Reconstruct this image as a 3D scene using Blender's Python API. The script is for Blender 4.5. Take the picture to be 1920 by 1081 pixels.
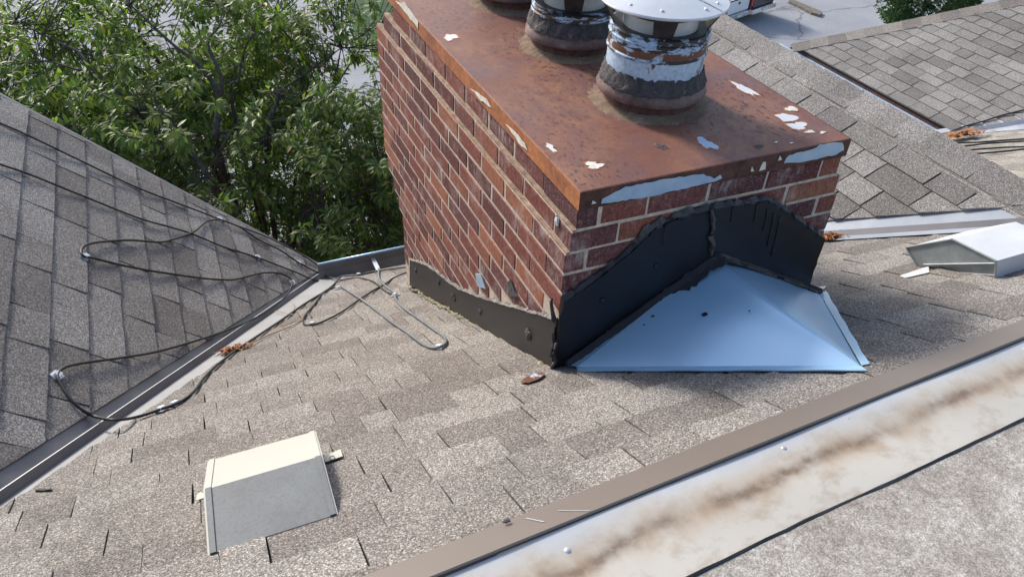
import bpy, math, random
import numpy as np
from mathutils import Vector, Matrix, noise

random.seed(7)
rng = np.random.default_rng(7)
for o in list(bpy.data.objects):
    bpy.data.objects.remove(o)
S = bpy.context.scene
C = S.collection

# ------------------------------------------------------------------ camera, sky, sun, exposure
F_PX, PITCH, ROLL, YAW = 1462.93, math.radians(37.974), math.radians(2.868), math.radians(25.303)
_f = np.array([math.sin(YAW)*math.cos(PITCH), math.cos(YAW)*math.cos(PITCH), -math.sin(PITCH)])
_r0 = np.array([math.cos(YAW), -math.sin(YAW), 0.0])
_u0 = np.cross(_r0, _f)
CR = math.cos(ROLL)*_r0 + math.sin(ROLL)*_u0
CU = -math.sin(ROLL)*_r0 + math.cos(ROLL)*_u0
CF = _f
cam = bpy.data.cameras.new('camera')
cam.sensor_width = 36.0
cam.lens = F_PX*36.0/1920.0
cam.clip_start, cam.clip_end = 0.05, 800
camo = bpy.data.objects.new('camera', cam)
C.objects.link(camo)
camo.matrix_world = Matrix(((CR[0], CU[0], -CF[0], 0), (CR[1], CU[1], -CF[1], 0), (CR[2], CU[2], -CF[2], 0), (0, 0, 0, 1)))
S.camera = camo

SUN = Vector((-0.35, 1.0, 0.68)).normalized()
W = bpy.data.worlds.new('World'); S.world = W; W.use_nodes = True
nt = W.node_tree
sky = nt.nodes.new('ShaderNodeTexSky'); sky.sky_type = 'NISHITA'; sky.sun_disc = False
sky.sun_elevation = math.asin(SUN.z); sky.sun_rotation = math.atan2(SUN.x, SUN.y)
sky.air_density, sky.dust_density, sky.ozone_density = 1.0, 2.2, 0.9
bg = nt.nodes['Background']; bg.inputs[1].default_value = 0.15
nt.links.new(sky.outputs[0], bg.inputs[0])
sl = bpy.data.lights.new('sun', 'SUN'); sl.energy = 2.6; sl.angle = math.radians(9.0); sl.color = (1.0, 0.955, 0.89)
so = bpy.data.objects.new('sun', sl); C.objects.link(so)
so.rotation_euler = (-SUN).to_track_quat('-Z', 'Y').to_euler(); so.location = SUN*30
S.view_settings.view_transform = 'Standard'
S.view_settings.look = 'None'
S.view_settings.gamma = 1.0
S.view_settings.use_curve_mapping = False
S.view_settings.exposure = 0.58

# ------------------------------------------------------------------ sight lines onto real planes
def ray(x, y):
    return CF + CR*((x-960.0)/F_PX) - CU*((y-540.5)/F_PX)
def on_plane(x, y, n, c):                                   # n.P = c
    d = ray(x, y); return Vector(d*(c/float(np.dot(d, n))))
def proj(P):
    P = np.array(P); z = P@CF
    return 960+F_PX*(P@CR)/z, 540.5-F_PX*(P@CU)/z, z
def onz(x, y, z): return on_plane(x, y, (0, 0, 1), z)
def onx(x, y, X): return on_plane(x, y, (1, 0, 0), X)
def ony(x, y, Y): return on_plane(x, y, (0, 1, 0), Y)
NM, KM = (0, .53, 1), -.836                                 # main slope
NL, KL = (.9896, 0, 1), -2.3103                             # left wing slope
NR, KR = (-.53, 0, 1), -3.3459                              # right wing slope
SF = .4; ZF = -3.35; XF = 2.057*3.35
NF, KF = (-SF, 0, 1), ZF-SF*XF                              # far wing slope
NB, KB = (0, .62, 1), None                                  # far tan slope, set below
GZ = -12.0
def onM(x, y, h=0.0): return on_plane(x, y, NM, KM+h*1.13)
def onL(x, y, h=0.0): return on_plane(x, y, NL, KL+h*1.41)
def zM(y): return KM-.53*y
def zL(x): return KL-.9896*x
def zR(x): return KR+.53*x

# ------------------------------------------------------------------ materials
def mat(name):
    m = bpy.data.materials.new(name); m.use_nodes = True
    return m, m.node_tree.nodes, m.node_tree.links, m.node_tree.nodes['Principled BSDF']
def N(ns, t, **k):
    n = ns.new(t)
    for a, b in k.items():
        if a.startswith('i_'):
            key = a[2:]
            n.inputs[int(key) if key.isdigit() else key].default_value = b
        else: setattr(n, a, b)
    return n
def ramp(ns, ls, src, stops, interp='LINEAR'):
    r = ns.new('ShaderNodeValToRGB'); r.color_ramp.interpolation = interp
    e = r.color_ramp.elements
    while len(e) < len(stops): e.new(0.5)
    for k, (p, c) in enumerate(stops):
        e[k].position = p; e[k].color = (c, c, c, 1) if isinstance(c, (int, float)) else (*c, 1)
    if src is not None: ls.new(src, r.inputs[0])
    return r.outputs[0]
def mixc(ns, ls, fac, a, b, mode='MIX'):
    m = ns.new('ShaderNodeMix'); m.data_type = 'RGBA'; m.blend_type = mode
    for sock, v in ((m.inputs[0], fac), (m.inputs[6], a), (m.inputs[7], b)):
        if hasattr(v, 'links') or hasattr(v, 'is_linked'): ls.new(v, sock)
        elif isinstance(v, (int, float)): sock.default_value = v
        else: sock.default_value = (*v, 1)
    return m.outputs[2]
def math_(ns, ls, op, a, b=0.0):
    m = ns.new('ShaderNodeMath'); m.operation = op
    for k, v in enumerate((a, b)):
        if isinstance(v, (int, float)): m.inputs[k].default_value = v
        else: ls.new(v, m.inputs[k])
    return m.outputs[0]
def pos(ns, ls, scale=(1, 1, 1)):
    g = ns.new('ShaderNodeNewGeometry'); mp = ns.new('ShaderNodeMapping')
    mp.inputs['Scale'].default_value = scale
    ls.new(g.outputs['Position'], mp.inputs[0]); return mp.outputs[0]
def noi(ns, ls, vec, scale, detail=4, rough=.6, dist=0.0):
    n = ns.new('ShaderNodeTexNoise'); n.inputs['Scale'].default_value = scale; n.inputs['Detail'].default_value = detail
    n.inputs['Roughness'].default_value = rough; n.inputs['Distortion'].default_value = dist
    ls.new(vec, n.inputs['Vector']); return n.outputs[0]
def vor(ns, ls, vec, scale, out='Color'):
    n = ns.new('ShaderNodeTexVoronoi'); n.inputs['Scale'].default_value = scale
    ls.new(vec, n.inputs['Vector']); return n.outputs[out]
def bump(ns, ls, b, h, strength=.4, dist=.002):
    n = ns.new('ShaderNodeBump'); n.inputs['Strength'].default_value = strength; n.inputs['Distance'].default_value = dist
    ls.new(h, n.inputs['Height']); ls.new(n.outputs[0], b.inputs['Normal'])

def shingle_mat(name, a, b, c):
    m, ns, ls, B = mat(name)
    v = pos(ns, ls)
    cell = vor(ns, ls, v, 380)
    sep = ns.new('ShaderNodeSeparateColor'); ls.new(cell, sep.inputs[0])
    gran = ramp(ns, ls, sep.outputs[0], [(0, .36), (.3, .64), (.62, 1.0), (.84, 1.25), (.95, 1.85), (1, 2.1)])
    fine = noi(ns, ls, v, 210, 3, .7)
    fr = ramp(ns, ls, fine, [(.3, .72), (.5, 1.0), (.7, 1.3)])
    big = noi(ns, ls, v, 3.2, 5, .6)
    br = ramp(ns, ls, big, [(.3, .86), (.7, 1.12)])
    oi = ns.new('ShaderNodeObjectInfo')
    at = ns.new('ShaderNodeAttribute'); at.attribute_name = 'tone'
    t = math_(ns, ls, 'FRACT', math_(ns, ls, 'ADD', oi.outputs['Random'], at.outputs['Fac']))
    tone = ramp(ns, ls, t, [(0, a), (.34, a), (.44, b), (.64, b), (.74, c), (1, c)])
    x = mixc(ns, ls, 1.0, tone, gran, 'MULTIPLY'); x = mixc(ns, ls, 1.0, x, fr, 'MULTIPLY'); x = mixc(ns, ls, 1.0, x, br, 'MULTIPLY')
    ls.new(x, B.inputs['Base Color']); B.inputs['Roughness'].default_value = .9
    B.inputs['Specular IOR Level'].default_value = .25
    bump(ns, ls, B, math_(ns, ls, 'ADD', sep.outputs[1], fine), .5, .0025)
    return m
M = {}
M['shingle'] = shingle_mat('weathered shingle granules', (.250, .227, .204), (.205, .183, .165), (.288, .265, .239))
M['shingle_grey'] = shingle_mat('grey shingle granules', (.250, .236, .222), (.195, .182, .171), (.292, .276, .26))
m, ns, ls, B = mat('asphalt underlay'); B.inputs['Base Color'].default_value = (.018, .017, .017, 1); B.inputs['Roughness'].default_value = .95; M['under'] = m
M['shingle_left'] = shingle_mat('warm grey shingle granules', (.272, .250, .228), (.212, .193, .176), (.315, .292, .268))

def brick_mat():
    m, ns, ls, B = mat('wire cut red brown brick')
    v = pos(ns, ls)
    oi = ns.new('ShaderNodeObjectInfo')
    at = ns.new('ShaderNodeAttribute'); at.attribute_name = 'tone'
    t = math_(ns, ls, 'FRACT', math_(ns, ls, 'ADD', oi.outputs['Random'], at.outputs['Fac']))
    base = ramp(ns, ls, t, [(0, (.105, .034, .033)), (.2, (.17, .053, .043)), (.38, (.20, .066, .050)), (.52, (.125, .047, .048)), (.64, (.23, .082, .056)), (.74, (.155, .058, .053)), (.86, (.095, .038, .041)), (.94, (.28, .108, .064))], 'CONSTANT')
    n1 = noi(ns, ls, pos(ns, ls, (1, 1, .35)), 120, 3, .7)
    base = mixc(ns, ls, 1.0, base, ramp(ns, ls, n1, [(.3, .62), (.5, 1.0), (.72, 1.45)]), 'MULTIPLY')
    sp = vor(ns, ls, v, 330); sep = ns.new('ShaderNodeSeparateColor'); ls.new(sp, sep.inputs[0])
    spk = ramp(ns, ls, sep.outputs[0], [(.88, 0), (.93, .45)])
    base = mixc(ns, ls, spk, base, (.40, .22, .17))
    n2 = noi(ns, ls, v, 7, 6, .7)
    bl = math_(ns, ls, 'MULTIPLY', ramp(ns, ls, n2, [(.50, 0), (.66, .62)]), ramp(ns, ls, noi(ns, ls, pos(ns, ls, (1, 1, .3)), 60, 4, .8), [(.42, 0), (.6, 1)]))
    base = mixc(ns, ls, bl, base, (.50, .42, .40))
    ls.new(base, B.inputs['Base Color']); B.inputs['Roughness'].default_value = .85
    B.inputs['Specular IOR Level'].default_value = .3
    bump(ns, ls, B, n1, .6, .003)
    return m
M['brick'] = brick_mat()
def simple_noise(name, c1, c2, scale, rough=.8, metal=0.0, lo=.35, hi=.65, bs=.3, bd=.002, detail=6, fine=None, spec=.5):
    m, ns, ls, B = mat(name); v = pos(ns, ls)
    n = noi(ns, ls, v, scale, detail, .65)
    col = ramp(ns, ls, n, [(lo, c1), (hi, c2)])
    if fine:
        n2 = noi(ns, ls, v, fine, 3, .7)
        col = mixc(ns, ls, 1.0, col, ramp(ns, ls, n2, [(.3, .72), (.5, 1), (.7, 1.3)]), 'MULTIPLY')
    ls.new(col, B.inputs['Base Color']); B.inputs['Roughness'].default_value = rough; B.inputs['Metallic'].default_value = metal
    B.inputs['Specular IOR Level'].default_value = spec
    bump(ns, ls, B, n, bs, bd)
    return m
M['mortar'] = simple_noise('sandy mortar', (.43, .35, .275), (.62, .53, .43), 45, .95, fine=260, bs=.6)
M['ledge'] = simple_noise('dirty mortar ledge', (.20, .135, .09), (.40, .30, .215), 30, .95, fine=160, bs=.6)
M['tar'] = simple_noise('black roofing tar', (.007, .007, .0085), (.016, .016, .018), 30, .42, bs=.7, bd=.004)
M['tar_dry'] = simple_noise('dried grey tar', (.03, .028, .03), (.12, .11, .115), 60, .8, bs=.9, bd=.006)
M['black_sheet'] = simple_noise('black coated flashing sheet', (.0065, .0065, .009), (.012, .012, .0155), 7, .48, bs=.15, bd=.003)
M['brown_sheet'] = simple_noise('dark bronze flashing sheet', (.018, .0165, .0172), (.026, .0235, .0245), 5, .42, bs=.1)
M['caulk'] = simple_noise('grey lichen covered caulk', (.07, .065, .062), (.32, .295, .27), 70, .9, bs=.9, bd=.006)
M['moss'] = simple_noise('mossy sealant', (.13, .115, .07), (.34, .31, .2), 55, .95, bs=.9, bd=.006)
M['band_brown'] = simple_noise('taupe painted metal', (.165, .136, .115), (.182, .151, .128), 2, .45, bs=.02)
M['valley'] = simple_noise('taupe grey valley metal', (.17, .165, .17), (.22, .21, .215), 4, .45, .35, bs=.05)  # also serves as shade painted on valley ribs and the left pan
M['valley_light'] = simple_noise('pale galvanised valley metal', (.50, .51, .53), (.62, .63, .65), 4, .45, .5, bs=.05)
M['valley_zinc'] = simple_noise('blue grey zinc valley metal', (.33, .36, .40), (.40, .43, .465), 6, .5, .3, bs=.05)
M['pan_grey'] = simple_noise('weathered pale valley metal', (.28, .28, .285), (.34, .34, .345), 5, .5, .3, bs=.04)  # lighter copy: sun on the chimney-side pan painted into the colour
M['galv'] = simple_noise('galvanised sheet', (.37, .62, .85), (.45, .67, .88), 2.5, .32, .35, bs=.04)  # sky reflection painted into the base colour as blue
M['galv_flat'] = simple_noise('weathered galvanised patch', (.34, .47, .62), (.46, .58, .70), 25, .5, .35, bs=.1)  # bare metal with the sky's blue put into its base colour
M['paint_pale'] = simple_noise('pale primer', (.55, .5, .4), (.8, .78, .7), 60, .7, bs=.1)
M['blue_clip'] = simple_noise('zinc clip', (.62, .66, .70), (.8, .82, .85), 80, .4, .2, bs=.1)
M['cable'] = simple_noise('black cable jacket', (.012, .013, .016), (.03, .032, .037), 30, .5)
M['cable_grey'] = simple_noise('grey weathered cable jacket', (.10, .115, .13), (.2, .215, .23), 30, .55)
M['vent_paint'] = simple_noise('cream painted metal', (.46, .455, .40), (.50, .49, .43), 3, .5, bs=.03)
M['white_metal'] = simple_noise('off white metal sheet', (.62, .63, .635), (.70, .71, .71), 8, .5, .15, bs=.04)
M['disc'] = simple_noise('dull pale zinc hood', (.56, .58, .60), (.66, .67, .68), 7, .42, .35, bs=.05)
M['vent_grey'] = simple_noise('grey green vent metal', (.27, .305, .31), (.38, .41, .41), 14, .45, .4, bs=.05)
M['dark_void'] = simple_noise('dark louvre', (.01, .01, .01), (.02, .02, .02), 9, .9)
M['leaf_dead'] = simple_noise('dead orange leaf', (.20, .07, .02), (.48, .2, .06), 40, .8)
M['twig'] = simple_noise('pale dry twig', (.30, .2, .12), (.45, .33, .22), 60, .85)
M['wall'] = simple_noise('red brown wall brick', (.15, .06, .05), (.22, .09, .07), 4, .9)
M['bark'] = simple_noise('dark grey bark', (.045, .038, .033), (.13, .115, .10), 20, .9, bs=.8, bd=.01)
M['tan_roof'] = shingle_mat('sunlit tan shingle', (.36, .33, .285), (.30, .275, .24), (.40, .37, .32))  # shingle with the sun's brightening painted into its tones
M['truck_white'] = simple_noise('white car paint', (.72, .74, .77), (.76, .78, .8), 3, .25, spec=.6)
M['truck_blue'] = simple_noise('dark blue car paint', (.012, .016, .035), (.018, .022, .045), 3, .22, spec=.6)
M['glass_dark'] = simple_noise('dark car glass', (.008, .009, .011), (.012, .013, .016), 3, .06, spec=.8)
M['tyre'] = simple_noise('tyre rubber', (.012, .012, .012), (.02, .02, .02), 30, .85)
M['chrome'] = simple_noise('chrome bumper', (.6, .62, .65), (.7, .72, .74), 5, .2, .9)
M['red_lens'] = simple_noise('red tail lens', (.35, .02, .015), (.45, .03, .02), 30, .2)
M['paint_line'] = simple_noise('worn white road paint', (.55, .57, .6), (.78, .79, .8), 6, .8)
M['kerb'] = simple_noise('dirty median strip', (.12, .105, .085), (.2, .18, .15), 5, .9)
M['lawn'] = simple_noise('dark mown grass', (.022, .055, .018), (.045, .1, .03), 1.4, .95, fine=20, bs=.6, bd=.05)

def rust_mat(name, rough=.5, pits=True):
    m, ns, ls, B = mat(name); v = pos(ns, ls)
    a = noi(ns, ls, v, 3.0, 6, .62, .6)
    col = ramp(ns, ls, a, [(.28, (.150, .084, .080)), (.42, (.165, .078, .068)), (.52, (.18, .076, .056)), (.62, (.205, .082, .048)), (.74, (.26, .115, .058))])
    s = noi(ns, ls, v, 16, 8, .75, .3)
    col = mixc(ns, ls, math_(ns, ls, 'MULTIPLY', ramp(ns, ls, s, [(.5, 0), (.66, .55)]), 1.0), col, (.17, .058, .04))
    tanm = math_(ns, ls, 'MULTIPLY', ramp(ns, ls, noi(ns, ls, v, 2.6, 3, .6, .3), [(.42, 0), (.58, 1)]), ramp(ns, ls, noi(ns, ls, pos(ns, ls, (1.0, .5, 1)), 13, 8, .78, 1.2), [(.42, 0), (.64, .75)]))
    col = mixc(ns, ls, tanm, col, (.31, .15, .075))
    if pits:
        mask = ramp(ns, ls, noi(ns, ls, v, 2.3, 3, .6), [(.44, 0), (.6, 1)])
        p = noi(ns, ls, pos(ns, ls, (1.0, .55, 1)), 75, 3, .6)
        pm = math_(ns, ls, 'MULTIPLY', mask, ramp(ns, ls, p, [(.565, 0), (.62, .92)]))
        col = mixc(ns, ls, pm, col, (.065, .026, .018))
    h = noi(ns, ls, v, 160, 3, .6)
    col = mixc(ns, ls, 1.0, col, ramp(ns, ls, h, [(.3, .86), (.7, 1.14)]), 'MULTIPLY')
    ls.new(col, B.inputs['Base Color'])
    ls.new(ramp(ns, ls, s, [(.3, rough-.08), (.7, rough+.22)]), B.inputs['Roughness'])
    bump(ns, ls, B, s, .25, .003)
    return m
M['rust'] = rust_mat('rusted painted steel cap')
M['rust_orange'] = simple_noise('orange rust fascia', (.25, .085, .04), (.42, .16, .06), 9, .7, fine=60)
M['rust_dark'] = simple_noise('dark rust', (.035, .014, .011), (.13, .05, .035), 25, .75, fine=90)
M['mauve'] = simple_noise('mauve weathered collar', (.085, .042, .038), (.19, .125, .12), 11, .55, fine=80, bs=.4)
M['dust'] = simple_noise('dusty silt', (.15, .095, .062), (.24, .17, .115), 22, .95, fine=120)

def flaked(name, base, flake, lo, hi, scale, base_metal=.3, stretch=(1, 1, 1)):
    m, ns, ls, B = mat(name)
    n = noi(ns, ls, pos(ns, ls, stretch), scale, 7, .7, .4)
    f = ramp(ns, ls, n, [(lo, 0), (hi, 1)])
    n3 = noi(ns, ls, pos(ns, ls), 90, 4, .7)
    c = mixc(ns, ls, f, base, flake)
    c = mixc(ns, ls, 1.0, c, ramp(ns, ls, n3, [(.3, .75), (.7, 1.25)]), 'MULTIPLY')
    ls.new(c, B.inputs['Base Color']); B.inputs['Roughness'].default_value = .5
    ls.new(math_(ns, ls, 'MULTIPLY', math_(ns, ls, 'SUBTRACT', 1.0, f), base_metal), B.inputs['Metallic'])
    bump(ns, ls, B, n, .3, .003)
    return m
M['pipe_blue'] = flaked('flaking grey blue pipe', (.42, .55, .70), (.13, .05, .03), .565, .595, 13, .3, (1, 1, .8))
M['pipe_soot'] = flaked('sooty galvanised pipe', (.030, .029, .031), (.34, .46, .62), .50, .545, 17, .2, (1, 1, 2.6))
M['pipe_rust'] = flaked('rusting pipe', (.135, .052, .028), (.40, .50, .62), .54, .58, 19, 0)
M['soot'] = simple_noise('sooty dark metal', (.012, .012, .014), (.045, .044, .048), 30, .55)
M['liner'] = simple_noise('pale inner liner', (.5, .51, .52), (.62, .62, .62), 20, .5, .2)
M['tar_chunk'] = simple_noise('cracked grey black mastic', (.03, .027, .03), (.085, .075, .08), 40, .75, bs=1.0, bd=.01)

# far-reaching asphalt with cracks and stains
m, ns, ls, B = mat('old grey asphalt'); v = pos(ns, ls)
col = ramp(ns, ls, noi(ns, ls, v, .35, 6, .6), [(.3, (.24, .25, .27)), (.7, (.33, .34, .36))])
cr = ns.new('ShaderNodeTexVoronoi'); cr.feature = 'DISTANCE_TO_EDGE'; cr.inputs['Scale'].default_value = .11
wv = ns.new('ShaderNodeVectorMath'); wv.operation = 'ADD'
nn = ns.new('ShaderNodeTexNoise'); nn.inputs['Scale'].default_value = 1.1; nn.inputs['Detail'].default_value = 4
ls.new(v, nn.inputs['Vector']); ls.new(v, wv.inputs[0]); ls.new(nn.outputs['Color'], wv.inputs[1]); ls.new(wv.outputs[0], cr.inputs['Vector'])
col = mixc(ns, ls, ramp(ns, ls, cr.outputs['Distance'], [(0, .7), (.004, .45), (.008, 0)]), col, (.09, .09, .1))
col = mixc(ns, ls, ramp(ns, ls, noi(ns, ls, v, .22, 5, .7, .8), [(.6, 0), (.72, .55)]), col, (.20, .165, .125))
col = mixc(ns, ls, 1.0, col, ramp(ns, ls, noi(ns, ls, v, 9, 4, .8), [(.3, .85), (.7, 1.15)]), 'MULTIPLY')
ls.new(col, B.inputs['Base Color']); B.inputs['Roughness'].default_value = .9; M['asphalt'] = m

# flat roof sheet: pale gritty cap sheet with dark blotches
m, ns, ls, B = mat('gritty cap sheet'); v = pos(ns, ls)
col = ramp(ns, ls, noi(ns, ls, v, 11, 10, .78, .2), [(.34, (.27, .23, .19)), (.5, (.40, .36, .31)), (.66, (.56, .525, .47))])
c2 = ns.new('ShaderNodeSeparateColor'); ls.new(vor(ns, ls, v, 420), c2.inputs[0])
col = mixc(ns, ls, 1.0, col, ramp(ns, ls, c2.outputs[0], [(0, .6), (.5, 1), (.85, 1.15), (1, 1.5)]), 'MULTIPLY')
col = mixc(ns, ls, 1.0, col, ramp(ns, ls, noi(ns, ls, v, 90, 4, .8), [(.3, .68), (.7, 1.3)]), 'MULTIPLY')
ls.new(col, B.inputs['Base Color']); B.inputs['Roughness'].default_value = .9; bump(ns, ls, B, c2.outputs[1], .4, .002); M['capsheet'] = m

# dirt-streaked white flange: a brown silt line runs along it (object x = along, object y = across, metres)
m, ns, ls, B = mat('stained white flange')
tc = ns.new('ShaderNodeTexCoord'); sp = ns.new('ShaderNodeSeparateXYZ'); ls.new(tc.outputs['Object'], sp.inputs[0])
def objn(scale, sc, det=5, d=.12):
    mp = ns.new('ShaderNodeMapping'); mp.inputs['Scale'].default_value = scale; ls.new(tc.outputs['Object'], mp.inputs[0]); return noi(ns, ls, mp.outputs[0], sc, det, .65, d)
wob = math_(ns, ls, 'MULTIPLY', math_(ns, ls, 'SUBTRACT', objn((1, .2, 1), 5), .5), .075)
yy = math_(ns, ls, 'ADD', sp.outputs[1], wob)
d = math_(ns, ls, 'SUBTRACT', yy, -.15)
dn = math_(ns, ls, 'DIVIDE', d, .015)
dh = math_(ns, ls, 'DIVIDE', d, .036)
hal = math_(ns, ls, 'POWER', 2.718, math_(ns, ls, 'MULTIPLY', math_(ns, ls, 'MULTIPLY', dh, dh), -1.0))
hal = math_(ns, ls, 'MULTIPLY', hal, ramp(ns, ls, objn((1, .8, 1), 9, 7), [(.35, .15), (.6, .85)]))
g = math_(ns, ls, 'POWER', 2.718, math_(ns, ls, 'MULTIPLY', math_(ns, ls, 'MULTIPLY', dn, dn), -1.0))
g = math_(ns, ls, 'MULTIPLY', g, ramp(ns, ls, objn((1, 1.6, 1), 26, 6), [(.28, .35), (.6, 1.1)]))
g = math_(ns, ls, 'MULTIPLY', g, ramp(ns, ls, objn((1, .4, 1), 4.2, 4), [(.36, .12), (.56, 1)]))
low = math_(ns, ls, 'MULTIPLY', ramp(ns, ls, yy, [(0, 0), (1, 0)]), 1.0)
col = mixc(ns, ls, ramp(ns, ls, objn((1, 1, 1), 12, 6), [(.35, 0), (.7, .5)]), (.52, .53, .54), (.44, .44, .44))
warm = math_(ns, ls, 'MULTIPLY', ramp(ns, ls, math_(ns, ls, 'ADD', math_(ns, ls, 'MULTIPLY', yy, -10.0), -.35), [(.45, 0), (.85, 1)]), .8)
col = mixc(ns, ls, warm, col, (.56, .515, .43))
col = mixc(ns, ls, math_(ns, ls, 'MULTIPLY', warm, ramp(ns, ls, objn((1, 1.3, 1), 11, 9), [(.50, 0), (.66, .8)])), col, (.36, .275, .185))
col = mixc(ns, ls, hal, col, (.40, .29, .19))
col = mixc(ns, ls, math_(ns, ls, 'MINIMUM', math_(ns, ls, 'MULTIPLY', g, .85), .85), col, (.165, .11, .07))
ls.new(col, B.inputs['Base Color']); B.inputs['Roughness'].default_value = .55; M['flange'] = m

# dirty sloping vent face: same grey metal with dark mould
m, ns, ls, B = mat('dirty grey vent metal'); v = pos(ns, ls)
col = mixc(ns, ls, ramp(ns, ls, noi(ns, ls, v, 6, 8, .72), [(.38, 0), (.64, .8)]), (.17, .185, .19), (.125, .13, .132))
col = mixc(ns, ls, ramp(ns, ls, noi(ns, ls, v, 140, 5, .75), [(.5, 0), (.64, .45)]), col, (.08, .08, .083))
ls.new(col, B.inputs['Base Color']); B.inputs['Roughness'].default_value = .6; B.inputs['Metallic'].default_value = .1; M['vent_dirty'] = m

def leaf_mat(name, c1, c2, rough=.46):
    m, ns, ls, B = mat(name); v = pos(ns, ls)
    oi = ns.new('ShaderNodeObjectInfo')
    n = noi(ns, ls, v, 9, 3, .7)
    n = math_(ns, ls, 'FRACT', math_(ns, ls, 'ADD', n, math_(ns, ls, 'MULTIPLY', oi.outputs['Random'], .25)))
    ls.new(ramp(ns, ls, n, [(.3, c1), (.72, c2)]), B.inputs['Base Color'])
    B.inputs['Roughness'].default_value = rough; B.inputs['Specular IOR Level'].default_value = .6
    tr = ns.new('ShaderNodeBsdfTranslucent'); tr.inputs[0].default_value = (c2[0]*1.6, c2[1]*1.8, c2[2]*.8, 1)
    mx = ns.new('ShaderNodeMixShader'); mx.inputs[0].default_value = .42
    out = ns['Material Output']; ls.new(B.outputs[0], mx.inputs[1]); ls.new(tr.outputs[0], mx.inputs[2]); ls.new(mx.outputs[0], out.inputs[0])
    return m
M['leaf_a'] = leaf_mat('dark green leaf', (.050, .098, .024), (.088, .152, .036))
M['leaf_b'] = leaf_mat('mid green leaf', (.105, .165, .033), (.175, .24, .055))
M['leaf_c'] = leaf_mat('yellow green leaf', (.13, .16, .03), (.20, .22, .05))
M['leaf_d'] = leaf_mat('orange autumn leaf', (.42, .19, .03), (.55, .3, .05), .5)
M['needle'] = leaf_mat('dark green needles', (.014, .04, .016), (.03, .075, .025), .6)

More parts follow.
